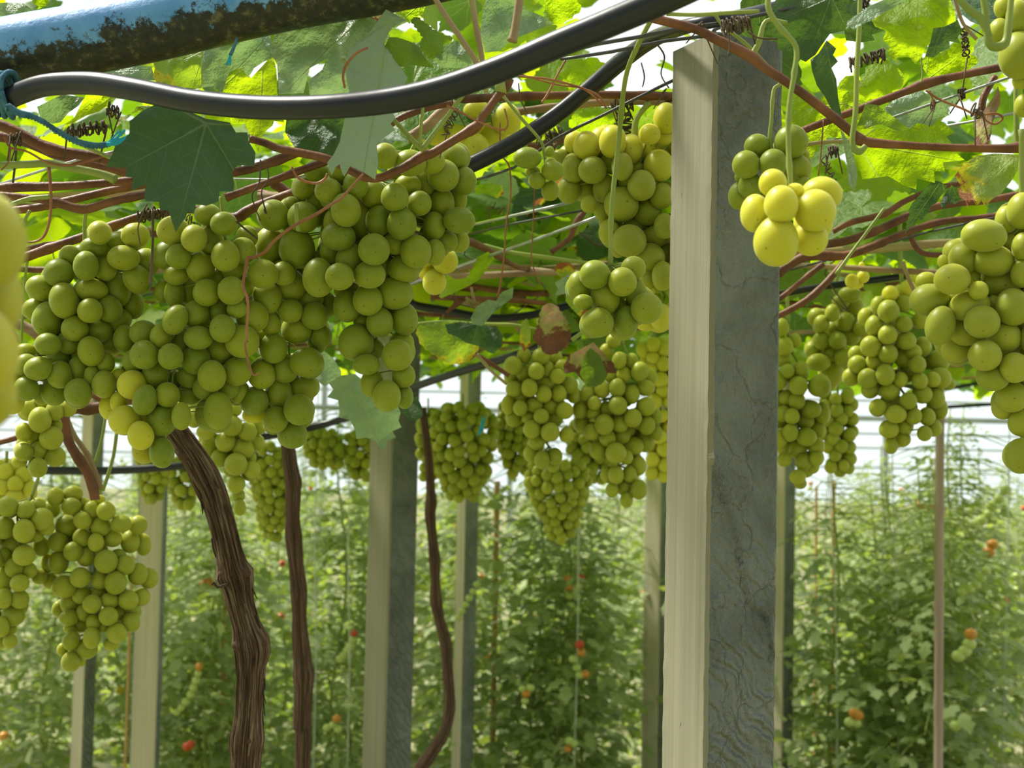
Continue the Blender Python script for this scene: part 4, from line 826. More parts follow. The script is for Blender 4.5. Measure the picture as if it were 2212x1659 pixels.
for q in range(22):
    k = rnd.uniform(2, 15.5); i = int(k); a, b = pp[i], pp[i + 1]; f = k - i; c = a[0].lerp(b[0], f); r = a[1] * 1.0; an = rnd.uniform(-2.2, 2.2); di = (b[0] - a[0]).normalized()
    off = RT * math.sin(an) * r * 1.04 - FW * math.cos(an) * r * 1.04; L = rnd.uniform(.012, .04)
    t = TM(); t.tube([(c + off, .0007), (c + off * 1.05 + di * L * .5, .0009), (c + off * rnd.uniform(1.0, 1.35) + di * L, .0005)], 5, 3)
    t.build('bark_strip', M['bark2'], VA)
t = TM(); pp = px_path([(600, 860, 26), (612, 910, 28), (622, 965, 29), (628, 1010, 32), (633, 1040, 38), (633, 1060, 33), (632, 1120, 30), (634, 1160, 37), (640, 1220, 33), (646, 1279, 37), (647, 1330, 30), (648, 1368, 34), (655, 1440, 40), (656, 1456, 46), (655, 1500, 38), (652, 1575, 38), (653, 1659, 34)], 2.05)
pp += [(Vector((VB.location.x, VB.location.y, .4)), .016), (Vector((VB.location.x, VB.location.y, -.03)), .022)]
t.tube(pp, 30, 8, ridge=.10); t.build('trunk', M['bark2'], VB)
t = TM(); pp = px_path([(912, 880, 16), (920, 940, 17), (927, 1000, 18), (930, 1060, 20), (931, 1085, 26), (929, 1112, 24), (934, 1160, 20), (939, 1210, 26), (940, 1250, 20), (942, 1298, 27), (950, 1340, 22), (961, 1381, 27), (965, 1420, 22), (967, 1460, 25), (971, 1500, 23), (971, 1532, 26), (964, 1570, 23), (951, 1597, 26), (930, 1630, 28), (905, 1670, 30), (885, 1740, 32), (880, 1850, 34)], 2.6)
pp += [(Vector((VC.location.x - .02, VC.location.y, .3)), .016), (Vector((VC.location.x, VC.location.y, -.03)), .022)]
t.tube(pp, 22, 6, ridge=.06); t.build('trunk', M['bark2'], VC)
t = TM(); b_ = VD_.location; t.tube([(b_ + Vector((0, 0, -.03)), .025), (b_ + Vector((.02, 0, .6)), .018), (b_ + Vector((-.02, 0, 1.2)), .016), (b_ + Vector((-.05, -.1, 1.75)), .014), (b_ + Vector((-.2, -.3, 1.86)), .012)], 20, 8, ridge=.1); t.build('trunk', M['bark2'], VD_)

def cane(par, pts, d, mat='cane', w=None, seed=0, node=.22, nstep=.06, name='cane', seg=12, k=5):
    t = TM(); t.tube(px_path(pts, d, w), seg, k, node=node, nstep=nstep, seed=seed); return t.build(name, M[mat], par)
def stem(par, pts, d, mat='stem', w=9, name='petiole'): return cane(par, pts, d, mat, w, node=.1, name=name, seg=8)
def tendril(par, pts, d, mat='tendril', w=3): return cane(par, pts, d, mat, w, node=0, name='tendril', seg=6, k=6)

cane(VA, [(-40, 262, 22), (14, 275, 24), (108, 321, 24), (203, 338, 23), (240, 346, 26), (320, 372, 22), (420, 392, 20)], 1.05)
cane(VA, [(-30, 290, 22), (49, 305, 22), (103, 324, 25), (174, 348, 20), (270, 371, 20), (400, 392, 18)], 1.12)
cane(VA, [(-40, 408, 20), (0, 407, 20), (30, 404, 24), (135, 402, 18), (285, 390, 18), (400, 375, 18), (505, 372, 20), (600, 346, 20), (700, 305, 20)], 1.08)
cane(VA, [(-40, 418, 16), (20, 424, 17), (108, 434, 17), (178, 452, 21), (240, 436, 18), (312, 421, 17), (400, 404, 17)], 1.04)
cane(VA, [(-20, 462, 18), (22, 456, 18), (100, 445, 18), (200, 421, 18), (290, 402, 17), (400, 395, 16), (500, 400, 16)], 1.15)
cane(VA, [(-30, 590, 22), (20, 566, 21), (54, 556, 22), (120, 532, 20), (190, 508, 19), (260, 482, 19), (325, 463, 19), (420, 452, 18), (505, 470, 20), (545, 450, 22), (640, 415, 22)], 1.2)
cane(VA, [(-30, 548, 13), (40, 540, 13), (100, 530, 13), (165, 521, 13)], 1.3)
cane(VA, [(20, 576, 14), (60, 582, 14), (120, 584, 14), (180, 590, 13)], 1.4)
cane(VA, [(488, 427, 17), (570, 397, 17), (650, 368, 17), (760, 330, 17)], 1.1)
cane(VA, [(590, 395, 20), (612, 410, 22), (636, 432, 22), (650, 470, 20)], 1.22)
cane(VA, [(540, 300, 14), (570, 308, 17), (600, 320, 17), (647, 330, 19), (712, 345, 19), (770, 375, 17), (814, 385, 19), (868, 364, 19), (915, 336, 25), (934, 331, 20), (985, 300, 19), (1030, 272, 22), (1044, 250, 18), (1055, 236, 18), (1075, 208, 17), (1093, 188, 20), (1102, 170, 18)], 1.0, w=18, nstep=.09)
cane(VA, [(1092, 188, 24), (1080, 190, 26), (1070, 192, 18)], 1.0, 'stem')
stem(VA, [(917, 324, 14), (900, 312, 12), (875, 285, 10), (840, 247, 9), (800, 200, 9), (740, 128, 8)], .99)
stem(VA, [(915, 320, 13), (935, 292, 11), (954, 268, 10), (980, 232, 9), (1001, 205, 9), (1010, 190, 9)], .99)
stem(VA, [(908, 312, 8), (909, 280, 7), (913, 240, 7), (918, 200, 7)], .985)
cane(VA, [(1106, 90, 19), (1113, 60, 18), (1122, 0, 18), (1125, -40, 18)], 1.0, 'stem_pink')
cane(VA, [(930, -20, 11), (960, 30, 12), (995, 82, 12), (1024, 126, 12), (1050, 175, 10)], .95, 'stem_pink')
cane(VA, [(1018, -20, 12), (1024, 30, 13), (1032, 75, 13), (1040, 120, 12), (1050, 200, 9)], .97, 'stem_pink')
cane(VA, [(840, 270, 14), (880, 248, 16), (930, 232, 15), (980, 222, 14)], 1.1)
cane(VA, [(880, 300, 20), (925, 270, 24), (950, 245, 22), (985, 225, 18)], 1.12, 'cane_tan')
for pts, w, d in (([(150, 300), (250, 345), (330, 360)], 8, .98), ([(0, 452), (60, 430), (110, 425)], 11, 1.0)):
    stem(VA, [p + (w,) for p in pts], d)
cane(VA, [(-20, 358, 16), (60, 355, 17), (103, 353, 18), (150, 362, 17), (215, 375, 17), (250, 388, 22)], 1.0, 'stem', node=.1, name='shoot')
stem(VA, [(60, 560), (52, 620), (48, 700), (46, 740)], 1.2, w=6)
stem(VA, [(65, 455), (50, 480), (38, 505)], 1.05, w=8)
stem(VA, [(330, 455, 6), (330, 520, 6), (327, 580, 6), (325, 616, 7)], 1.0, 'tendril_dry')
stem(VA, [(640, 440), (642, 475), (645, 500)], 1.1, w=9)
cane(VA, [(135, 893, 26), (148, 953, 22), (186, 1016, 21), (200, 1050, 24), (206, 1080, 20)], 1.56)
cane(VA, [(140, 893, 12), (160, 940, 12), (190, 985, 13), (219, 1055, 12)], 1.58, 'stem_pink')
stem(VA, [(228, 900), (220, 950), (205, 1000)], 1.6, w=7); stem(VA, [(252, 935), (245, 985), (232, 1030), (222, 1060)], 1.6, w=8)
cane(VA, [(-20, 960, 12), (50, 940, 13), (110, 900, 20), (160, 880, 30), (200, 882, 24), (260, 868, 22), (330, 850, 26)], 1.5)
cane(VA, [(150, 820, 12), (195, 850, 13), (230, 870, 14)], 1.45)
cane(VA, [(-20, 672, 22), (20, 690, 24), (70, 715, 22), (100, 735, 18)], 1.5, 'cane_tan')
cane(VA, [(20, 690, 8), (30, 720, 8), (40, 740, 8)], 1.4, 'stem_pink')
cane(VB, [(700, 235, 20), (780, 240, 22), (860, 232, 20)], 1.25)
cane(VB, [(985, 205, 18), (1008, 213, 19), (1100, 209, 19), (1200, 206, 18), (1320, 205, 18), (1450, 208, 19), (1560, 212, 18)], 1.3, seed=4)
cane(VB, [(1060, 262, 12), (1100, 246, 17), (1160, 236, 17), (1250, 226, 17), (1340, 219, 16), (1450, 222, 14)], 1.36, 'cane_tan')
cane(VB, [(1140, 318, 18), (1180, 312, 18), (1220, 300, 16)], 1.45)
cane(VB, [(1190, 545, 11), (1230, 515, 12), (1240, 490, 15), (1262, 458, 12), (1290, 430, 11)], 1.75)
cane(VB, [(930, 640, 14), (1000, 645, 12), (1100, 648, 12), (1180, 655, 11)], 1.9)
cane(VB, [(1020, 760, 10), (1060, 785, 10), (1100, 812, 10)], 1.75)
cane(VB, [(1030, 765, 7), (1060, 800, 7), (1095, 830, 7)], 1.72, 'stem_pink')
stem(VB, [(900, 700, 7), (960, 695, 7), (1040, 700, 7), (1110, 702, 7), (1160, 712, 6)], 1.75)
stem(VB, [(980, 530, 11), (1040, 530, 10), (1100, 545, 10), (1180, 556, 9), (1280, 570, 8)], 1.7)
stem(VB, [(1018, 620, 5), (1022, 640, 6), (1030, 668, 5)], 1.65, 'stem_pink')
stem(VB, [(1235, 735), (1262, 715)], 1.6, w=9)
# right side
cane(VD_, [(1380, 30, 18), (1420, 42, 20), (1500, 62, 20), (1545, 84, 21), (1621, 122, 26), (1650, 145, 20), (1705, 181, 20), (1789, 244, 21), (1840, 286, 20), (1862, 303, 24)], 1.0, w=20, nstep=.5)
cane(VD_, [(1850, 300, 22), (1880, 308, 22), (1960, 314, 17), (2060, 319, 17), (2170, 321, 19), (2205, 318, 26), (2290, 318, 18)], 1.0, nstep=.5)
cane(VD_, [(1700, 298, 16), (1737, 281, 16), (1848, 239, 17), (1950, 200, 17), (1996, 182, 24), (2060, 166, 17), (2176, 143, 18), (2300, 120, 18)], 1.08, nstep=.5)
cane(VD_, [(1744, 312, 9), (1780, 307, 8), (1840, 305, 9)], 1.06, 'stem_pink')
stem(VD_, [(1858, -20, 10), (1856, 56, 11), (1851, 150, 11), (1848, 240, 12), (1841, 300, 12), (1846, 322, 14), (1858, 327, 14), (1870, 315, 12)], .98)
stem(VD_, [(2200, 320, 14), (2196, 280, 13), (2195, 200, 12), (2197, 165, 10)], 1.02)
stem(VD_, [(2120, -20, 14), (2128, 20, 16), (2132, 70, 18), (2143, 100, 20), (2172, 92, 20), (2180, 40, 15), (2186, -20, 14)], .9)
stem(VD_, [(2060, -20, 16), (2090, 18, 17), (2120, 42, 18), (2136, 80, 18)], .9); stem(VD_, [(2060, -10, 8), (2080, 50, 8), (2110, 85, 9)], .92, 'stem_pink')
stem(VD_, [(1700, 50, 10), (1655, 45, 9), (1640, 90, 13), (1625, 120, 14)], 1.02); stem(VD_, [(1440, 30, 9), (1500, 32, 9), (1570, 28, 9), (1640, 24, 8)], .98)
cane(VD_, [(1680, 590, 20), (1720, 563, 20), (1754, 552, 22), (1824, 552, 18), (1890, 530, 17), (1963, 500, 16), (2040, 478, 15), (2130, 470, 14), (2260, 450, 14)], 1.45)
cane(VD_, [(1660, 690, 14), (1698, 674, 14), (1754, 640, 15), (1806, 587, 15), (1830, 555, 12)], 1.5)
cane(VD_, [(1660, 655, 12), (1691, 640, 12), (1740, 600, 12), (1779, 570, 12)], 1.6)
cane(VD_, [(1760, 530, 18), (1830, 520, 18), (1900, 495, 18), (1990, 455, 18), (2060, 440, 16), (2150, 430, 15), (2270, 405, 15)], 1.4)
cane(VD_, [(1800, 500, 10), (1840, 480, 14), (1910, 462, 14), (1960, 432, 13), (2050, 400, 12), (2160, 392, 12)], 1.5)
stem(VD_, [(1806, 592, 8), (1840, 545, 7), (1870, 505, 7), (1910, 450, 6)], 1.35)
cane(VD_, [(1963, 500, 12), (1990, 545, 12), (2060, 550, 12), (2120, 545, 10)], 1.5)
cane(VD_, [(1950, 565, 9), (1962, 600, 9), (1985, 650, 9)], 1.6, 'stem_pink')
cane(VD_, [(2120, 250, 17), (2125, 210, 16), (2150, 165, 14)], 1.2)
cane(VD_, [(1280, 60, 8), (1330, 40, 8), (1400, 45, 8)], 1.2)
cane(VB, [(1420, 250, 40), (1433, 258, 38), (1445, 262, 30)], 1.5, 'cane')

# tendrils: long ones drawn individually, then curls wound on wires
tendril(VA, [(785, 375, 5), (740, 425, 6), (718, 440, 7), (684, 462, 7), (633, 489, 7), (593, 520, 7), (571, 545, 7), (546, 556, 7), (536, 557, 8), (531, 580, 6), (525, 618, 6), (533, 640, 6), (536, 665, 6), (533, 711, 6), (534, 730, 5), (529, 745, 5), (534, 770, 5), (540, 795, 5), (548, 811, 4), (560, 805, 4)], .93)
tendril(VA, [(10, 295, 5), (22, 318, 5), (60, 328, 5), (105, 352, 6), (150, 357, 6), (200, 345, 5), (225, 338, 5)], .99)
tendril(VA, [(106, 362, 7), (110, 420, 7), (108, 470, 6), (95, 510, 6), (70, 523, 5), (45, 515, 5), (30, 480, 4), (20, 430, 4)], 1.0)
tendril(VA, [(23, 320, 4), (18, 350, 3), (2, 368, 3)], .99); tendril(VA, [(35, 325, 5), (32, 360, 5), (28, 395, 5)], 1.0, 'tendril_dry')
tendril(VA, [(563, 345, 4), (560, 395, 4), (545, 420, 3), (550, 445, 3), (563, 477, 3)], .99, 'tendril_dry'); tendril(VA, [(575, 350, 3), (580, 385, 3), (565, 415, 3), (575, 460, 4), (570, 452, 3)], .99, 'tendril_dry')
tendril(VA, [(318, 440, 3), (305, 470, 3), (298, 495, 3), (303, 528, 3)], 1.0, 'tendril_dry')
tendril(VA, [(510, 478, 5), (530, 495, 5), (556, 516, 5)], 1.05, 'tendril_dry')
tendril(VA, [(630, 360, 5), (645, 385, 6), (680, 396, 6), (700, 388, 6), (707, 375, 5)], 1.0)
tendril(VA, [(795, 103, 5), (770, 115, 6), (748, 140, 6), (741, 165, 6), (745, 190, 5)], .97)
tendril(VA, [(965, 228, 5), (1000, 245, 5), (1032, 262, 4), (1080, 280, 5), (1097, 270, 4), (1090, 235, 4)], .98)
tendril(VB, [(1080, 265, 4), (1082, 330, 4), (1100, 360, 4), (1103, 420, 4), (1094, 480, 4), (1088, 560, 4), (1080, 620, 5), (1074, 642, 6)], 1.3)
tendril(VB, [(1155, 405, 3), (1152, 470, 3), (1150, 520, 3), (1148, 560, 3), (1160, 600, 3), (1168, 615, 3)], 1.35)
tendril(VB, [(1120, 165, 5), (1180, 170, 5), (1240, 185, 5), (1290, 205, 5), (1310, 235, 5)], 1.05); tendril(VB, [(1115, 158, 4), (1200, 182, 4), (1260, 192, 4), (1300, 225, 4)], 1.06)
tendril(VB, [(1222, 130, 5), (1205, 160, 5), (1185, 200, 6), (1170, 222, 5)], 1.05)
tendril(VB, [(1120, 180, 3), (1125, 215, 3), (1138, 242, 3)], 1.1, 'tendril_dry'); tendril(VB, [(1410, 85, 4), (1435, 120, 4), (1428, 160, 3), (1445, 190, 3)], 1.3, 'tendril_dry')
tendril(VB, [(1385, 135, 3), (1392, 165, 4), (1388, 188, 3)], 1.4, 'wire_dark')
tendril(VD_, [(2000, 195, 4), (2030, 215, 5), (2080, 235, 5), (2110, 248, 5), (2150, 245, 5), (2166, 255, 5), (2150, 268, 5), (2130, 260, 4), (2125, 245, 4)], .99)
tendril(VD_, [(2008, 195, 4), (2015, 215, 4), (2017, 228, 5)], 1.0); tendril(VD_, [(1989, 122, 3), (1992, 165, 4), (1988, 178, 4)], .99, 'stem')
tendril(VD_, [(1779, 260, 3), (1775, 310, 3), (1772, 350, 3), (1768, 380, 3)], 1.05)
tendril(VD_, [(1573, 72, 3), (1576, 100, 3), (1570, 124, 3), (1562, 118, 3)], .99, 'tendril_dry'); tendril(VD_, [(1615, 68, 4), (1640, 82, 4), (1680, 84, 4)], 1.0, 'tendril_dry')
tendril(VD_, [(1250, 500, 4), (1290, 530, 4), (1310, 520, 4)], 1.6, 'tendril_dry')
def coil(par, a, b, d, turns, amp, w, mat='tendril_dry', seed=0):
    rnd = random.Random(seed); A, B = P(a[0], a[1], d), P(b[0], b[1], d); ax = (B - A).normalized(); u = ax.cross(FW).normalized(); v = ax.cross(u); pts = []
    turns = int(turns * 1.8) + 1; n_ = turns * 8; ph = 0
    for i in range(n_ + 1):
        q = i / n_; ph += 2 * math.pi / 8 * rnd.uniform(.85, 1.15); r = amp * d / F * (.72 + .35 * noise.noise(Vector((i * .13, seed, 0)))) * rnd.uniform(.85, 1.15)
        qq = q + .10 * noise.noise(Vector((i * .21, seed, 5))) * math.sin(q * math.pi)
        pts.append((A.lerp(B, qq) + u * math.cos(ph) * r + v * math.sin(ph) * r + UP * (.003 * math.sin(i * .5 + seed)), w * .46 * d / F))
    for e in range(2):
        L = pts[0 if e else -1][0]; q = L + Vector((rnd.uniform(-.012, .012), rnd.uniform(-.01, .01), rnd.uniform(-.03, -.01))); 
        if e: pts.insert(0, (q, w * .35 * d / F))
        else: pts.append((q, w * .35 * d / F))
    t = TM(); t.tube(pts, 6, 2); return t.build('coiled_tendril', M[mat], par)
for q, (par, a, b, d, n_, amp, w) in enumerate([(VA, (150, 285), (232, 272), 1.04, 9, 11, 5), (VA, (25, 303), (45, 302), 1.03, 4, 8, 4), (VA, (300, 468), (365, 455), 1.14, 8, 12, 4), (VA, (365, 455), (420, 480), 1.15, 5, 10, 3), (VA, (232, 235), (258, 245), 1.0, 4, 9, 4), (VA, (985, 235), (960, 290), 1.1, 5, 10, 3),
        (VB, (1320, 232), (1370, 222), 1.33, 4, 16, 4), (VB, (1345, 240), (1352, 290), 1.35, 5, 22, 4), (VB, (1180, 300), (1215, 285), 1.4, 5, 16, 3), (VB, (1160, 300), (1200, 320), 1.42, 3, 14, 4), (VB, (1430, 200), (1450, 222), 1.3, 3, 12, 3),
        (VD_, (1558, 60), (1620, 48), 1.02, 9, 12, 5), (VD_, (1510, 56), (1518, 66), 1.0, 3, 9, 4), (VD_, (1850, 8), (1878, 4), 1.07, 5, 9, 4), (VD_, (1835, 138), (1912, 116), 1.15, 9, 9, 5), (VD_, (2082, 62), (2088, 120), 1.05, 5, 9, 4), (VD_, (2072, 205), (2084, 198), 1.07, 4, 7, 4), (VD_, (2100, 235), (2118, 250), .99, 3, 10, 4), (VD_, (1790, 330), (1810, 325), 1.3, 3, 10, 4), (VD_, (2018, 226), (2012, 228), 1.1, 3, 6, 3),
        (VD_, (1780, 345), (1800, 390), 1.3, 3, 9, 3), (VC, (1100, 470), (1060, 440), 1.6, 2, 10, 3)]):
    coil(par, a, b, d, n_, amp, w, seed=q)

# traced leaves
def T(par, oxys, pts, d, mat, origin, tip, **kw):
    ox, oy, s_ = oxys; tr = lambda p: (ox + p[0] / s_, oy + p[1] / s_)
    return traced_leaf(par, [tr(p) for p in pts], d, mat, tr(origin), tr(tip), **kw)
z7 = (0, 240, 3.687); z1 = (0, 0, 2.989); z2 = (700, 0, 2.989); z3 = (1440, 0, 2.865); z5 = (1900, 0, 3.95); z6 = (1940, 400, 4.88); zb = (700, 500, 2.989)
T(VA, z7, [(1130, 0), (1035, 80), (1030, 180), (975, 230), (920, 270), (895, 340), (845, 445), (1010, 455), (1000, 525), (1060, 530), (1045, 635), (1160, 585), (1150, 670), (1160, 720), (1265, 722), (1275, 790), (1345, 790), (1370, 880), (1400, 965), (1440, 900), (1480, 850), (1495, 800), (1545, 820), (1560, 740), (1640, 755), (1740, 720), (1750, 640), (1860, 640), (1865, 580), (1850, 490), (1890, 430), (2025, 440), (2035, 330), (1980, 240), (1970, 170), (1880, 170), (1830, 90), (1640, 60), (1500, 0), (1400, -60), (1250, -60)], .96, 'leaf_dark', (1640, 100), (1400, 965), curl=.008, gy=-.00008, gx=.00003, seed=1, label='large dark green leaf hanging in full view', step=12)
T(VA, z2, [(400, 60), (300, 200), (160, 330), (140, 480), (165, 600), (130, 780), (100, 920), (60, 1000), (20, 1050), (30, 1090), (50, 1130), (75, 1080), (100, 1060), (110, 1100), (130, 1140), (170, 1070), (250, 1110), (330, 1160), (350, 1060), (340, 930), (400, 880), (460, 840), (430, 800), (460, 760), (430, 690), (500, 600), (540, 500), (450, 380), (380, 270), (440, 180), (530, 130)], .975, 'leaf_pale', (420, 130), (250, 1150), under=True, curl=.014, gy=-.00006, seed=2, label='pale folded leaf seen from below')
T(VD_, z3, [(1160, 900), (1110, 1000), (1200, 1060), (1210, 1110), (1370, 1090), (1440, 1130), (1470, 1150), (1545, 1172), (1550, 1105), (1660, 1132), (1655, 1060), (1722, 1060), (1710, 1005), (1845, 990), (1770, 930), (1690, 885), (1765, 885), (1730, 845), (1783, 820), (1735, 775), (1690, 745), (1762, 700), (1690, 730), (1640, 780), (1550, 760), (1500, 800), (1350, 790), (1200, 800)], 1.10, 'leaf_bright', (1170, 880), (1840, 1000), under=True, curl=.010, gy=.0001, seed=3, label='big glowing yellow-green leaf', step=13)
T(VD_, z3, [(750, 760), (760, 640), (830, 590), (900, 650), (1000, 590), (1080, 640), (1130, 560), (1200, 640), (1300, 690), (1250, 800), (1100, 850), (1000, 830), (950, 900), (880, 985), (830, 930), (870, 860)], 1.2, 'leaf_bright', (1100, 640), (860, 980), under=True, curl=.012, teeth=7, seed=4)
T(VD_, z3, [(640, 60), (600, 130), (560, 150), (620, 210), (680, 230), (690, 310), (770, 320), (790, 350), (860, 383), (920, 340), (960, 280), (1010, 210), (1100, 190), (1110, 250), (1200, 262), (1290, 250), (1270, 215), (1350, 190), (1240, 110), (1200, 30), (1100, -40), (700, -40)], 1.06, 'leaf_dark', (1020, -20), (870, 383), under=True, curl=.010, seed=5, label='broad dark leaf')
T(VD_, z3, [(890, 370), (900, 440), (930, 530), (980, 600), (1020, 680), (1085, 722), (1060, 600), (1050, 490), (1020, 420), (1060, 380), (1030, 340), (1050, 300), (990, 250), (940, 330)], 1.04, 'leaf_dark', (980, 260), (1080, 720), curl=.006, seed=6)
T(VD_, z3, [(1270, 120), (1290, 165), (1360, 190), (1340, 240), (1380, 290), (1370, 340), (1410, 375), (1440, 340), (1500, 350), (1540, 395), (1580, 350), (1600, 300), (1630, 270), (1650, 175), (1720, 165), (1790, 130), (1785, 60), (1740, -40), (1500, -40), (1350, 70)], .93, 'leaf_bright', (1560, -30), (1545, 390), under=True, curl=.014, gy=-.0001, seed=7)
T(VD_, z3, [(1120, 128), (1180, 90), (1250, 40), (1430, -40), (1540, -20), (1420, 40), (1350, 75), (1270, 125), (1210, 150), (1160, 185), (1130, 165), (1110, 182)], .91, 'leaf_pale', (1500, -20), (1115, 160), curl=.006, seed=8, label='pale upper side of a leaf lobe')
T(VD_, z3, [(1640, 180), (1620, 290), (1600, 350), (1650, 355), (1700, 320), (1755, 300), (1750, 255), (1820, 270), (1800, 230), (1830, 190), (1800, 120)], 1.0, 'leaf_dark', (1720, 130), (1640, 350), curl=.006, seed=9)
T(VD_, z3, [(1590, 360), (1600, 440), (1650, 495), (1720, 480), (1850, 470), (1880, 420), (1930, 370), (1880, 340), (1900, 290), (1800, 270), (1700, 330)], 1.18, 'leaf_bright', (1600, 500), (1900, 280), under=True, curl=.01, teeth=5, seed=10)
T(VD_, z3, [(1345, 670), (1400, 780), (1530, 805), (1640, 790), (1740, 700), (1710, 640), (1640, 600), (1570, 555), (1500, 590), (1400, 620)], 1.22, 'leaf_pale', (1350, 660), (1740, 700), curl=.01, seed=11)
T(VD_, z3, [(1340, 60 + 300), (1260, 400), (1200, 500), (1110, 470), (1060, 560), (1090, 640), (1200, 620), (1320, 600), (1400, 560), (1470, 520), (1440, 430)], 1.3, 'leaf_bright', (1340, 360), (1100, 640), under=True, curl=.012, teeth=7, seed=12)
T(VD_, z3, [(1180, 780), (1210, 700), (1230, 640), (1300, 650), (1400, 720), (1505, 800), (1430, 812), (1330, 770)], 1.07, 'leaf', (1200, 650), (1510, 805), under=True, curl=.006, seed=13)
T(VD_, z3, [(1115, 1010), (1125, 1140), (1165, 1185), (1180, 1080), (1160, 960), (1100, 830), (1075, 800)], 1.03, 'leaf_pale', (1080, 800), (1165, 1185), curl=.004, seed=14)
T(VD_, z5, [(640, 1500), (680, 1450), (720, 1390), (830, 1330), (980, 1310), (1200, 1320), (1210, 1400), (1120, 1550), (1040, 1650), (960, 1700), (900, 1765), (870, 1710), (830, 1760), (790, 1700), (750, 1770), (730, 1700), (690, 1690), (660, 1620), (690, 1580)], 1.12, 'leaf_edge', (1150, 1340), (750, 1720), under=True, curl=.02, seed=15, label='withered leaf with brown and orange margin')
T(VD_, z5, [(1010, 735), (970, 830), (920, 900), (880, 960), (840, 1020), (800, 1060), (830, 1150), (795, 1240), (930, 1240), (955, 1130), (960, 1060), (1000, 950), (1030, 880), (1030, 800)], 1.12, 'leaf_dry', (1010, 760), (820, 1240), curl=.02, seed=16, label='dried pinkish brown leaf')
T(VD_, z6, [(520, 0), (470, 90), (440, 130), (400, 190), (345, 215), (340, 260), (290, 320), (240, 380), (220, 340), (170, 420), (110, 460), (65, 515), (90, 400), (120, 300), (105, 270), (150, 190), (230, 100), (300, 20), (380, -60)], 1.12, 'leaf_dark', (460, -60), (65, 515), curl=.008, gy=.0001, seed=17)
T(VD_, z6, [(470, 120), (440, 200), (480, 260), (530, 180), (600, 200), (650, 160), (720, 140), (660, 60), (560, 0)], 1.2, 'leaf_dark', (560, 0), (480, 250), curl=.008, seed=18)
T(VA, zb, [(110, 930), (30, 980), (60, 1020), (20, 1070), (90, 1090), (100, 1150), (95, 1200), (170, 1220), (200, 1280), (210, 1340), (270, 1330), (330, 1350), (360, 1390), (390, 1425), (410, 1350), (465, 1330), (440, 1290), (500, 1265), (480, 1220), (495, 1170), (470, 1110), (340, 1070), (250, 960), (200, 920)], 1.5, 'leaf_pale', (130, 940), (390, 1425), curl=.014, seed=19, label='pale drooping leaf')
T(VA, zb, [(-60, 760), (0, 770), (60, 820), (110, 900), (110, 950), (60, 970), (0, 1000), (-60, 950)], 1.6, 'leaf_pale', (-60, 780), (100, 960), curl=.012, seed=20)
T(VA, zb, [(500, 1160), (560, 1100), (600, 1060), (635, 1140), (640, 1190), (590, 1225), (540, 1200)], 1.7, 'leaf_dark', (590, 1060), (560, 1220), curl=.008, seed=21)
T(VB, zb, [(600, 620), (610, 690), (640, 740), (720, 800), (780, 840), (850, 855), (950, 830), (1000, 740), (1080, 640), (950, 590), (800, 585), (700, 600)], 1.7, 'leaf_edge', (820, 590), (860, 850), under=True, curl=.012, teeth=5, seed=22, label='yellow-green leaf with scorched edge')
T(VB, zb, [(780, 600), (800, 660), (860, 680), (920, 720), (1000, 740), (1060, 780), (1095, 790), (1150, 740), (1155, 680), (1120, 620), (1000, 600), (880, 585)], 1.68, 'leaf_dark', (1000, 590), (1100, 780), curl=.012, seed=23)
T(VB, zb, [(1350, 690), (1400, 740), (1430, 790), (1490, 790), (1570, 740), (1590, 650), (1560, 570), (1500, 480), (1440, 465), (1400, 510), (1385, 600)], 1.66, 'leaf_dry', (1500, 500), (1440, 790), curl=.016, teeth=4, seed=24, label='blotched pinkish green leaf')
T(VB, zb, [(1590, 790), (1545, 870), (1560, 920), (1620, 905), (1640, 930), (1700, 1000), (1760, 1000), (1800, 980), (1835, 915), (1890, 915), (1870, 850), (1800, 780), (1740, 715), (1690, 740), (1640, 770)], 1.68, 'leaf_dry', (1720, 740), (1720, 1010), curl=.014, seed=25, label='withered brown leaf with green middle')
T(VB, zb, [(1650, 920), (1700, 1005), (1790, 990), (1830, 920), (1780, 800), (1720, 750), (1680, 800)], 1.665, 'leaf', (1720, 750), (1740, 1000), curl=.006, seed=26)
T(VB, zb, [(790, 275), (780, 360), (740, 420), (760, 432), (850, 390), (940, 350), (1000, 310), (1060, 230), (1100, 170), (1060, 130), (990, 165), (960, 240), (920, 300), (850, 310)], 1.6, 'leaf_bright', (950, 340), (1090, 150), under=True, curl=.01, seed=27)
T(VB, zb, [(945, 560), (990, 480), (1060, 440), (1110, 450), (1150, 390), (1225, 360), (1215, 430), (1150, 480), (1090, 530), (1020, 610), (960, 600)], 1.62, 'leaf_pale', (1050, 480), (1220, 370), curl=.01, seed=28)
T(VB, zb, [(850, 430), (920, 420), (1010, 470), (1020, 500), (960, 490), (890, 470), (800, 530), (780, 520), (830, 470)], 1.64, 'leaf_dry', (960, 470), (850, 440), curl=.008, seed=29, label='shrivelled pale pink leaf')
T(VB, zb, [(1265, 640), (1280, 580), (1310, 560), (1335, 640), (1330, 740), (1290, 775), (1262, 720)], 1.6, 'leaf_edge', (1310, 560), (1290, 775), under=True, curl=.006, seed=30)
T(VB, zb, [(1490, 230), (1540, 200), (1600, 215), (1620, 260), (1600, 300), (1560, 290), (1510, 280)], 1.62, 'leaf_edge', (1560, 300), (1540, 200), under=True, curl=.006, teeth=5, seed=31)
T(VB, zb, [(1490, 330), (1560, 290), (1640, 250), (1700, 220), (1690, 300), (1600, 350), (1570, 400), (1490, 415), (1510, 370)], 1.6, 'leaf_pale', (1660, 240), (1490, 400), under=True, curl=.01, seed=32)
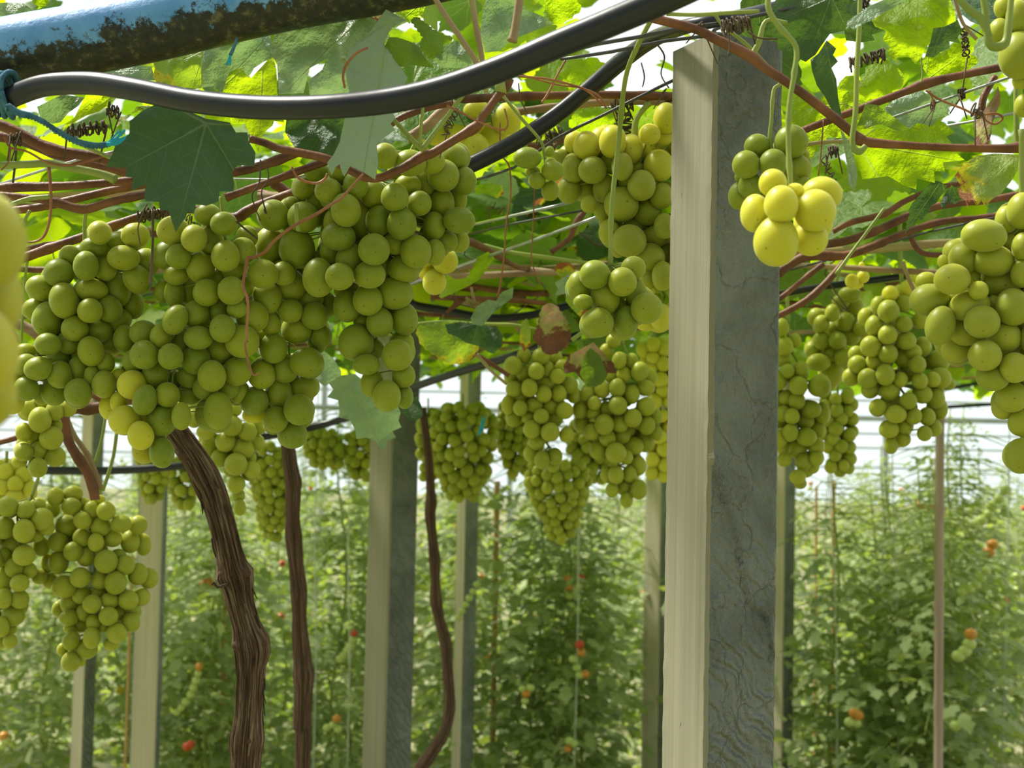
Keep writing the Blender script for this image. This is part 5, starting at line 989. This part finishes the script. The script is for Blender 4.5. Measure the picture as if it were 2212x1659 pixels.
T(VB, zb, [(1560, 400), (1600, 440), (1640, 500), (1710, 510), (1660, 560), (1600, 500), (1560, 450)], 1.63, 'leaf_edge', (1560, 400), (1700, 510), under=True, curl=.006, seed=33, label='orange tipped scrap of leaf')
# upper left
T(VA, z1, [(980, 370), (1000, 440), (985, 500), (1020, 540), (1050, 560), (1300, 570), (1300, 400), (1330, 300), (1100, 335)], 1.10, 'leaf_edge', (1320, 320), (990, 480), under=True, curl=.01, seed=34, label='yellow leaf with orange margin')
T(VA, z1, [(1330, 300), (1300, 400), (1310, 530), (1380, 560), (1435, 600), (1480, 465), (1560, 430), (1600, 500), (1640, 440), (1700, 400), (1770, 370), (1745, 220), (1500, 200)], 1.06, 'leaf_pale', (1740, 230), (1400, 590), curl=.014, seed=35)
T(VA, z1, [(1430, 520), (1500, 480), (1560, 415), (1620, 505), (1700, 420), (1760, 350), (1785, 450), (1790, 600), (1835, 790), (1770, 780), (1760, 810), (1700, 860), (1680, 930), (1668, 985), (1630, 900), (1580, 800), (1500, 800), (1480, 760), (1420, 790), (1380, 760), (1320, 770), (1320, 640), (1420, 600)], 1.09, 'leaf_bright', (1700, 330), (1668, 985), under=True, curl=.010, seed=36, label='bright yellow-green leaf pointing down')
T(VA, z1, [(1780, 200), (1900, 150), (2100, 130), (2350, 60), (2520, 230), (2400, 420), (2300, 620), (2000, 620), (1990, 520), (2080, 450), (2110, 380), (2000, 440), (1960, 600), (1800, 610), (1790, 420), (1740, 330)], 1.02, 'leaf_pale', (2350, 90), (1850, 590), curl=.016, seed=37)
T(VA, z1, [(1850, 760), (1840, 850), (1870, 900), (1900, 950), (2000, 1000), (2060, 985), (2150, 1015), (2230, 900), (2260, 760)], 1.05, 'leaf_dark', (2050, 740), (2080, 1010), curl=.01, seed=38)
T(VA, z1, [(240, 690), (260, 760), (300, 780), (340, 800), (390, 790), (440, 730), (510, 680), (545, 630), (400, 610)], 1.04, 'leaf_pale', (530, 630), (300, 790), curl=.01, seed=39)
T(VA, z1, [(400, 850), (480, 790), (560, 745), (640, 720), (745, 640), (740, 600), (560, 600), (480, 760), (420, 800)], 1.06, 'leaf_bright', (740, 610), (410, 850), under=True, curl=.008, seed=40)
T(VA, z1, [(200, -30), (215, 25), (250, 40), (240, 62), (290, 40), (320, 10), (330, -30)], 1.3, 'leaf_bright', (260, -40), (260, 60), under=True, curl=.006, seed=41)
T(VA, z1, [(-30, 20), (80, 15), (150, 20), (215, 70), (180, 100), (80, 110), (-30, 160)], 1.3, 'leaf_pale', (-20, 60), (220, 70), under=True, curl=.01, seed=42)
T(VA, z1, [(640, 470), (700, 420), (810, 405), (860, 420), (980, 430), (1000, 520), (840, 510), (720, 480)], 1.15, 'leaf_pale', (980, 450), (640, 470), curl=.01, seed=43)
T(VA, z1, [(760, 770), (830, 740), (900, 720), (995, 740), (990, 690), (960, 680), (880, 690), (830, 760), (740, 830), (700, 880), (740, 850)], 1.03, 'leaf_edge', (980, 700), (720, 850), curl=.006, seed=44)
T(VA, z2, [(390, 300), (420, 240), (470, 240), (560, 270), (610, 300), (650, 370), (715, 440), (640, 430), (560, 420), (500, 430), (450, 415), (440, 360)], .985, 'leaf', (600, 280), (420, 330), under=True, curl=.008, seed=45)
T(VA, z2, [(560, 130), (600, 110), (700, 190), (780, 230), (835, 245), (770, 290), (760, 330), (690, 385), (640, 330), (620, 300), (640, 240)], 1.0, 'leaf', (600, 120), (700, 380), under=True, curl=.008, teeth=4, seed=46)
T(VA, z2, [(700, 380), (760, 300), (860, 260), (960, 380), (1000, 440), (850, 440), (760, 440)], 1.02, 'leaf_pale', (720, 390), (960, 400), curl=.008, seed=47)
T(VA, z2, [(1050, -40), (1020, 100), (1010, 220), (1040, 340), (1130, 330), (1210, 260), (1330, 210), (1490, 150), (1400, 100), (1300, 60), (1250, -40)], 1.12, 'leaf_pale', (1060, -30), (1200, 300), curl=.012, seed=48)
T(VA, z2, [(1420, -40), (1430, 60), (1420, 140), (1500, 155), (1570, 130), (1660, 60), (1640, 20), (1600, -40)], 1.16, 'leaf_bright', (1440, -30), (1560, 140), under=True, curl=.01, teeth=5, seed=49)
T(VA, z2, [(480, 60), (420, 130), (370, 200), (330, 270), (380, 250), (440, 190), (520, 150), (640, 90), (660, 20), (600, 0), (520, 20)], 1.1, 'leaf_bright', (620, 30), (340, 260), under=True, curl=.01, seed=50)
T(VA, z2, [(290, 90), (330, 70), (400, 60), (380, 120), (350, 170), (320, 130)], 1.08, 'leaf_dry', (400, 60), (330, 170), curl=.004, seed=51, label='rust red scrap of leaf')
T(VB, z2, [(1500, 450), (1540, 500), (1600, 600), (1720, 580), (1860, 520), (1830, 430), (1740, 370), (1680, 390), (1600, 390)], 1.4, 'leaf_bright', (1600, 600), (1780, 390), under=True, curl=.01, teeth=5, seed=52)
T(VB, z2, [(1580, 800), (1640, 700), (1750, 690), (1840, 700), (1900, 780), (1870, 860), (1780, 900), (1680, 920)], 1.5, 'leaf_bright', (1620, 700), (1850, 880), under=True, curl=.01, teeth=5, seed=53)
T(VB, z2, [(960, 1200), (1080, 1180), (1150, 1200), (1160, 1250), (1120, 1280), (1040, 1250), (980, 1260)], 1.6, 'leaf_edge', (960, 1200), (1160, 1250), curl=.006, seed=54)
T(VB, z2, [(1000, 740 + 450), (1180, 1100), (1240, 1160), (1260, 1240), (1200, 1290), (1100, 1250)], 1.65, 'leaf_pale', (1180, 1100), (1200, 1290), curl=.006, seed=55)
# leaves of the canopy: the nearer ones one by one, the rest as foliage
rnd = random.Random(21)
def owner(x, y):
    u = x / y
    return VA if u < -.12 else VB if u < .06 and y < 2.6 else VC if u < .14 else VD_
cnt = {VA: 70, VB: 45, VC: 20, VD_: 45}
near_n = 0; tries = 0
while near_n < 250 and tries < 3000:
    tries += 1
    y = 1.08 + rnd.random() ** .8 * 1.9; x = rnd.uniform(-1, 1) * (.42 * y + .05)
    zmin = 1.955 if y < 1.25 else 1.90 if y < 1.7 else 1.86
    z = zmin + rnd.random() ** 1.4 * .30; par = owner(x, y)
    u = x / y
    if -.02 < u < .14 and y < 2.0 and z < 1.6 + .30 * y: continue       # the gap where the white roof shows
    X = Vector((x, y, z)) - EYE; dd = X.dot(FW); qx, qy = CX + X.dot(RT) / dd * F, CY - X.dot(UP) / dd * F
    if dd < 1.75 and 1250 < qx < 1600 and qy < 300: continue
    if 1290 < qx < 1470 and qy < 230: continue
    if cnt[par] >= 99: continue
    cnt[par] += 1; near_n += 1
    nrm = Vector((rnd.gauss(0, .55), rnd.gauss(-.15, .6), 1)); tip = Vector((rnd.uniform(-1, 1), rnd.uniform(-1, .4), rnd.uniform(-1.1, .1)))
    key = rnd.choice(['leaf', 'leaf', 'leaf', 'leaf_bright', 'leaf_bright', 'leaf_edge', 'leaf_dark', 'leaf_dark'])
    o = link('leaf', leaf_mesh(rnd.randrange(7), key), par); s_ = rnd.uniform(.055, .095)
    o.matrix_basis = Matrix.Translation(Vector((x, y, z)) - par.location) @ orient(nrm, tip).to_4x4() @ Matrix.Diagonal((s_, s_, s_, 1))
def foliage(par, n_, test, seed, key, ymin, ymax, xr, zr=None):
    rnd = random.Random(seed); vs, fs, uv = [], [], []; c = 0; k = 0
    while c < n_ and k < n_ * 12:
        k += 1; y = ymin + rnd.random() * (ymax - ymin); x = rnd.uniform(*xr)
        if not test(x, y): continue
        z = (1.86 if y < 2.5 else 1.83) + rnd.random() ** 1.3 * .42
        if zr: z = rnd.uniform(*zr)
        X = Vector((x, y, z)) - EYE; dd = X.dot(FW)
        if dd > .2:
            qx, qy = CX + X.dot(RT) / dd * F, CY - X.dot(UP) / dd * F
            if 1290 < qx < 1470 and 20 < qy < 215: continue           # an opening in the canopy under the white roof
        c += 1
        nrm = Vector((rnd.gauss(0, .6), rnd.gauss(-.1, .6), 1)); tip = Vector((rnd.uniform(-1, 1), rnd.uniform(-1, 1), rnd.uniform(-1.3, .1)))
        mt = orient(nrm, tip) * 1.0; s_ = rnd.uniform(.05, .095); V_, F_, U_ = LL[rnd.randrange(6)]; b = len(vs); o_ = Vector((x, y, z)) - par.location
        for v in V_: vs.append(mt @ (v * s_) + o_)
        fs += [tuple(i + b for i in f) for f in F_]; cx_, cy_ = (c % 90) * 4, (c // 90) * 4; uv += [(a + cx_, q + cy_) for a, q in U_]
    me = mesh_from('foliage', vs, fs, M[key], True, None, uv); o = link('foliage', me, par); o['kind'] = 'stuff'; return o
vis = lambda x, y: abs(x) < .42 * y + .35
for par, lo, hi, n_ in ((VA, -9, -.12, 1000), (VB, -.12, .02, 430), (VC, .02, .14, 380), (VD_, .14, 9, 900)):
    for key, fr in (('leaf', .55), ('leaf_bright', .45)):
        foliage(par, int(n_ * fr), lambda x, y: vis(x, y) and lo <= x / y < hi, hash(key) % 7 + int(lo * 3) + 50 if False else int((lo + 10) * 10) + (1 if key == 'leaf' else 2), key, 1.9, 4.9, (-2.4, 2.4))
# higher shoots over the trellis
for par, lo, hi, n_ in ((VA, -9, -.12, 330), (VB, -.12, .06, 150), (VD_, .06, 9, 330)):
    for key, sd in (('leaf', 301), ('leaf_bright', 302)): foliage(par, n_ // 2, lambda x, y: vis(x, y) and lo <= x / y < hi, sd + int(lo * 5), key, 1.7, 4.6, (-2.4, 2.4), (2.08, 2.75))
# unseen leaves added behind and beside the viewer to cut the front light
foliage(VD_, 520, lambda x, y: not (y > .3 and abs(x) < .5 * y + .25), 77, 'leaf', -2.2, 2.2, (-2.4, 2.4))
# canes and shoots running through the canopy farther off
rnd = random.Random(33)
for i in range(60):
    y = rnd.uniform(1.5, 4.8); x = rnd.uniform(-.42, .42) * y; z = 1.83 + rnd.uniform(-.01, .10); L = rnd.uniform(.4, 1.1); an = rnd.uniform(-.5, .5) + (math.pi / 2 if rnd.random() < .25 else 0)
    par = owner(x, y); pts = []; kz = rnd.uniform(-.05, .05)
    for q in range(6):
        f = q / 5 - .5; pts.append((Vector((x + math.cos(an) * L * f + rnd.uniform(-.012, .012), y + math.sin(an) * L * f, z + kz * f + rnd.uniform(-.012, .012))), rnd.uniform(.003, .0055)))
    t = TM(); t.tube(pts, 8, 4, node=.25, nstep=.07, seed=i); t.build('cane', M[rnd.choice(['cane', 'cane', 'cane_tan', 'stem_pink'])], par)
for i in range(26):       # shoots and dangling tendrils
    y = rnd.uniform(1.4, 3.2); x = rnd.uniform(-.36, .36) * y; z = 1.86; par = owner(x, y); pts = []
    for q in range(5): pts.append((Vector((x + rnd.uniform(-.01, .01) * q, y, z - q * rnd.uniform(.015, .03))), .0009))
    t = TM(); t.tube(pts, 5, 3); t.build('tendril', M[rnd.choice(['tendril', 'tendril_dry', 'stem'])], par)
# ---------------------------------------------------------------- ground and greenhouse end
me = mesh_from('floor', [Vector(v) for v in ((-30, -12, 0), (30, -12, 0), (30, 40, 0), (-30, 40, 0))], [(0, 1, 2, 3)], M['soil'], False)
tag(link('floor', me), kind='structure')
t = TM()
for z in (0.4, 0.9, 1.4, 1.62, 1.78, 1.95, 2.15, 2.4, 2.8, 3.3): t.box((0, 15, z), 26, .03, .022 if z != 1.95 else .06)
for i in range(-6, 7): t.box((i * 2.1, 15, 1.7), .06, .05, 3.4)
o = t.build('wall_back', M['steel'], None, off=Vector((0, 0, 0)), smooth=False); tag(o, kind='structure')

# ---------------------------------------------------------------- bamboo canes and strings
def bamboo(px, d, w, ptop, label, mat='bamboo', lean=0.0):
    b = P(px, 1500, d); top = P(px + lean, ptop, d); base = Vector((b.x - .01, b.y, 0)); r = w / 2 * d / F; H = top.z
    t = TM(); t.tube([(Vector((base.x + (top.x - base.x) * q / 20, base.y, H * q / 20)), r) for q in range(21)], 14, 5, node=.22, nstep=.21)
    o = t.build('bamboo_cane', M[mat], None, off=base); o.location = base; return tag(o, label, 'cane')
bamboo(2040, 2.9, 19, 840, 'straight weathered bamboo cane standing right of the long full grape bunch')
bamboo(1018, 4.4, 9, 1180, 'thin dark reddish cane beside the thin blurred grey post', 'cane')
bamboo(1074, 4.7, 13, 1040, 'short orange cane under the cone shaped bunch', 'tape')
bamboo(486, 4.6, 10, 1240, 'orange cane just left of the thick trunk among the tomatoes', 'tape')
bamboo(282, 4.3, 6, 1200, 'yellowish cane close to the left side of the beige post', 'tape')
bamboo(1806, 4.9, 8, 1040, 'orange cane right of the large post, beside the tip of the blurred bunch', 'tape')
bamboo(1768, 5.1, 6, 1050, 'thin orange cane closest to the right side of the large post', 'tape')
for px, y0, dx, lab in ((1250, 1100, -14, 'white string slanting down left of the pale post, under the golden bunch'), (752, 1180, -4, 'white string close to the left side of the second post'),
    (1928, 1030, 12, 'white string left of the bamboo cane, at the right'), (1790, 1000, 20, 'white string nearest to the right side of the large post'), (2180, 1040, -22, 'white string near the right edge of the picture'), (680, 1150, -5, 'white string just right of the slim trunk')):
    a = P(px, y0, 4.35); b = P(px + dx, 1650, 4.35); t = TM(); top = Vector((a.x, a.y, 2.0)); foot = Vector((b.x, b.y, .1))
    t.tube([(foot, .0022), (b.lerp(a, .4) + Vector((.008, 0, 0)), .0022), (a, .0022), (top, .0015)], 5, 3)
    o = t.build('support_string', M['string'], None, off=foot); o.location = foot; tag(o, lab, 'string')

# ---------------------------------------------------------------- tomato plants
def tomato_leaf(vs, fs, uv, o, di, L, rnd, cell):
    """one compound leaf: pairs of leaflets along a drooping midrib"""
    side = di.cross(Vector((0, 0, 1))).normalized(); cu = rnd.uniform(.5, 1.2)
    for k in range(9):
        f = (k // 2 + 1) / 4.6 if k < 8 else 1.0; sg = 0 if k == 8 else (1 if k % 2 else -1)
        c = o + di * L * f + Vector((0, 0, -L * cu * f * f * .8)); l = L * (.32 if k == 8 else rnd.uniform(.19, .30))
        dd = (di * (1 if sg == 0 else .5) + side * sg * .9 + Vector((0, 0, rnd.uniform(-1.0, .1)))).normalized()
        n_ = Vector((rnd.gauss(0, .45), rnd.gauss(-.2, .45), 1)); w_ = dd.cross(n_).normalized(); n_ = w_.cross(dd)
        b = len(vs); wd = l * rnd.uniform(.24, .36)
        prof = [(0, 0, 0), (.22, .8, .03), (.42, .55, .04), (.55, .95, .02), (.75, .5, .0), (1, 0, -.16)]
        vs.append(c); uv.append((0 + cell * 4, 0))
        for a, q, h in prof[1:-1]:
            for s_ in (-1, 1): vs.append(c + dd * l * a + w_ * s_ * wd * q + n_ * l * (h - .06 * q)); uv.append((s_ * q * .4 + cell * 4, a))
        vs.append(c + dd * l + n_ * l * -.12); uv.append((cell * 4, 1))
        fs.append((b, b + 1, b + 2))
        for r in range(3): fs.append((b + 1 + 2 * r, b + 3 + 2 * r, b + 4 + 2 * r, b + 2 + 2 * r))
        fs.append((b + 7, b + 9, b + 8))
def tomato_variant(seed, H, n_):
    rnd = random.Random(seed); vs, fs, uv = [], [], []
    for i in range(n_):
        z = H * (.05 + .95 * (i / n_)) + rnd.uniform(-.03, .03); thin = max(0, (z - H * .74) / (H * .26)); L = rnd.uniform(.15, .27) * (1 - .66 * thin)
        if thin > 0 and rnd.random() < .62 * thin: continue
        an = i * 2.4 + rnd.uniform(-.4, .4); di = Vector((math.cos(an), math.sin(an), rnd.uniform(-.1, .5))).normalized()
        tomato_leaf(vs, fs, uv, Vector((.02 * math.sin(z * 7), .02 * math.cos(z * 6), z)), di, L, rnd, i % 60)
    fm = mesh_from('foliage', vs, fs, M['leaf_tomato'], True, None, uv)
    t = TM(); t.tube([(Vector((.02 * math.sin(z * 7 * H / 14), .02 * math.cos(z * 6 * H / 14), z * H / 14)), .007 - .0003 * z) for z in range(15)], 7, 2)
    for i in range(n_ // 2):
        z = H * (.1 + .88 * i / (n_ / 2)); an = i * 4.8; a = Vector((.02 * math.sin(z * 7), .02 * math.cos(z * 6), z)); t.tube([(a, .0028), (a + Vector((math.cos(an) * .1, math.sin(an) * .1, .0)), .0025), (a + Vector((math.cos(an) * .22, math.sin(an) * .22, -.05)), .0015)], 5, 2)
    sm = mesh_from('stem', t.v, t.f, M['stem']); return fm, sm
TV = [tomato_variant(60 + i, h, n_) for i, (h, n_) in enumerate(((1.46, 125), (1.54, 132), (1.62, 140), (1.50, 128), (1.76, 142)))]
BALL = {}
def tom_mesh(k):
    if k not in BALL:
        bm = bmesh.new(); bmesh.ops.create_uvsphere(bm, u_segments=16, v_segments=10, radius=1.0)
        for v in bm.verts: v.co.z *= .9 * (1 - .10 * math.exp(-((v.co.x ** 2 + v.co.y ** 2) * 9)) * (v.co.z > 0))
        me = bpy.data.meshes.new('tomato'); bm.to_mesh(me); bm.free(); me.materials.append(M[k]); me.polygons.foreach_set('use_smooth', [True] * len(me.polygons)); BALL[k] = me
    return BALL[k]
rnd = random.Random(90); PL = []
def plant(x, y, label, group, v=None):
    v = rnd.randrange(5) if v is None else v
    root = empty('tomato_plant', Vector((x, y, 0)), label, 'tomato plant', group); root.rotation_euler.z = rnd.uniform(0, 6.28)
    link('foliage', TV[v][0], root); link('stem', TV[v][1], root); PL.append(root); return root
# trusses the picture shows: (points px, colours g/o/r per fruit, radius px, depth, label of its plant)
TR = [
 ([(430, 1440), (428, 1455), (424, 1470), (418, 1485), (412, 1500), (402, 1515), (392, 1528), (382, 1538)], 'oggggggg', 9, 4.3, 'tomato plant with a long curved string of small green tomatoes, right of the beige post'),
 ([(765, 1368), (762, 1382), (758, 1396), (750, 1406), (742, 1416), (734, 1424)], 'rggggg', 9, 4.4, 'tomato plant with an orange-topped green truss just left of the second post'),
 ([(727, 1552), (718, 1566), (706, 1572), (730, 1575)], 'oggg', 9, 4.2, 'tomato plant with one orange and three green fruits low beside the second post'),
 ([(1255, 1248), (1226, 1250), (1228, 1268), (1250, 1266), (1230, 1286), (1248, 1290), (1232, 1308), (1246, 1318)], 'roogyggg'.replace('y', 'g'), 10, 4.5, 'tomato plant with a double row of green and orange fruits below the cone bunch'),
 ([(1252, 1392), (1256, 1410), (1238, 1424), (1246, 1442), (1252, 1458), (1264, 1456)], 'rogggo', 10, 4.3, 'tomato plant with a short truss orange at top and bottom, lower centre'),
 ([(1030, 1262), (1022, 1278), (1014, 1292), (1006, 1306), (998, 1320), (990, 1334)], 'gggggg', 8, 4.3, 'tomato plant with a pale green truss in front of the thin blurred grey post'),
 ([(1136, 1498), (1146, 1486), (1128, 1488), (1134, 1514)], 'oggg', 9, 4.2, 'tomato plant with a yellow and orange handful of fruits, lower centre right'),
 ([(1226, 1618), (1240, 1606), (1230, 1600)], 'ogg', 9, 4.2, 'tomato plant with one orange fruit at the very bottom, left of the pale post'),
 ([(2097, 1369), (2094, 1391), (2084, 1407), (2070, 1417)], 'oggg', 14, 3.9, 'tomato plant with a big orange tomato over three green ones by the bamboo cane'),
 ([(2130, 1232), (2120, 1248), (2108, 1262), (2094, 1272), (2078, 1278)], 'ggggg', 11, 4.2, 'tomato plant with a slanting row of five green fruits right of the bamboo cane'),
 ([(2172, 1058), (2158, 1078), (2142, 1092), (2136, 1110), (2120, 1124), (2106, 1132)], 'gggggg', 12, 4.4, 'tall tomato plant with a pale truss near the tip of the right edge bunch'),
 ([(2144, 1176), (2136, 1192)], 'oo', 13, 4.5, 'tomato plant with two yellow-orange fruits at the right'),
 ([(1985, 1090), (1995, 1094), (2008, 1098), (2016, 1094)], 'rooo', 8, 4.8, 'tomato plant with small orange-red fruits high up, left of the bamboo cane'),
 ([(1946, 1342)], 'r', 9, 4.4, 'tomato plant with a single small red fruit left of the bamboo cane'),
 ([(1835, 1560), (1850, 1562), (1844, 1540), (1854, 1545)], 'ggoo', 12, 4.1, 'tomato plant with two green fruits under two orange ones, beside the large post'),
 ([(1958, 1530), (1970, 1526), (1962, 1544), (1978, 1542)], 'gggg', 10, 4.3, 'tomato plant with a tuft of green fruits low, left of the bamboo cane'),
 ([(2064, 1568), (2080, 1562)], 'gg', 13, 4.0, 'tomato plant with a pair of green fruits low, right of the bamboo cane'),
 ([(446, 1246), (454, 1258), (440, 1262)], 'ooo', 10, 4.5, 'tomato plant with orange fruits just left of the thick trunk'),
 ([(412, 1607), (405, 1612)], 'rr', 10, 4.1, 'tomato plant with red fruits at the bottom left, beside the beige post'),
 ([(8, 1590), (14, 1600), (6, 1610)], 'ogg', 10, 4.2, 'tomato plant with an orange fruit in the lower left corner'),
]
fl = TM()
for i, (pts, cols, r, d, lab) in enumerate(TR):
    mx = sum(p[0] for p in pts) / len(pts); c = P(mx, pts[0][1], d)
    root = plant(c.x + rnd.uniform(-.05, .05), c.y + .37, lab, 'tomato plants of the first row')
    root.rotation_euler.z = 0
    tr_ = None; t = TM(); st = [(P(pts[0][0], pts[0][1] - 12, d + .12), .003)] + [(P(p[0], p[1], d + .012), .002) for p in pts]
    if len(st) < 3: st.insert(1, (st[0][0].lerp(st[-1][0], .5), .002))
    t.tube(st, 5, 2); tr_ = t.build('truss', M['stem'], root)
    for j, p in enumerate(pts):
        o = link('tomato', tom_mesh({'g': 'tom_green', 'o': 'tom_orange', 'r': 'tom_red'}[cols[j]]), tr_); rr = r * d / F * rnd.uniform(.9, 1.1)
        q = P(p[0], p[1], d) - root.location; o.matrix_basis = Matrix.Translation(q) @ Matrix.Diagonal((rr, rr, rr, 1))
def row(y, step, group, label, xo=0.0, v=None, skip=0.0):
    x = -.42 * y - .3 + xo
    while x < .42 * y + .3:
        if all(abs(x - p.location.x) > .17 or abs(y - p.location.y) > .3 for p in PL) and rnd.random() >= skip: plant(x + rnd.uniform(-.05, .05), y + rnd.uniform(-.08, .08), label, group, v)
        x += step
row(4.80, .34, 'tomato plants of the first row', 'leafy tomato plant without visible ripe fruit in the nearest tomato row')
row(5.6, .42, 'tomato plants of the second row', 'blurred leafy tomato plant in the second tomato row')
row(6.8, .48, 'tomato plants of the third row', 'blurred leafy tomato plant in the third tomato row')
row(8.0, .48, 'tomato plants of the fourth row', 'small blurred tomato plant in the fourth tomato row')
row(10.2, .6, 'tomato plants of the last row', 'tiny blurred tomato plant in the farthest tomato row before the greenhouse end')
# stray fruits and yellow flowers on plants behind the first row
for p in PL[len(TR):len(TR) + 46]:
    for k in range(3):
        kind = rnd.choice(['g', 'g', 'o', 'o', 'r', 'f', 'f']); z = rnd.uniform(.5, 1.45); x0 = rnd.uniform(-.14, .14)
        a = Matrix.Rotation(-p.rotation_euler.z, 3, 'Z') @ Vector((x0, -.31, z))
        if kind == 'f':
            t = TM(); 
            for q in range(5):
                e = a + Vector((math.cos(q * 1.256) * .016, 0, math.sin(q * 1.256) * .016)); t.box(a.lerp(e, .5), .012, .004, .012)
            me = mesh_from('flower', t.v, t.f, M['flower']); link('flower', me, p)
        else:
            t = TM(); t.tube([(Vector((0, 0, z + .02)), .002), (a + Vector((0, 0, .03)), .002), (a, .002)], 5, 2); me = mesh_from('truss', t.v, t.f, M['stem']); tr_ = link('truss', me, p)
            for q in range(rnd.choice([2, 3, 4])):
                o = link('tomato', tom_mesh({'g': 'tom_green', 'o': 'tom_orange', 'r': 'tom_red'}[kind if q == 0 else 'g']), tr_); rr = rnd.uniform(.013, .018)
                o.matrix_basis = Matrix.Translation(a + Vector((rnd.uniform(-.012, .012), 0, -.028 * q))) @ Matrix.Diagonal((rr, rr, rr, 1))
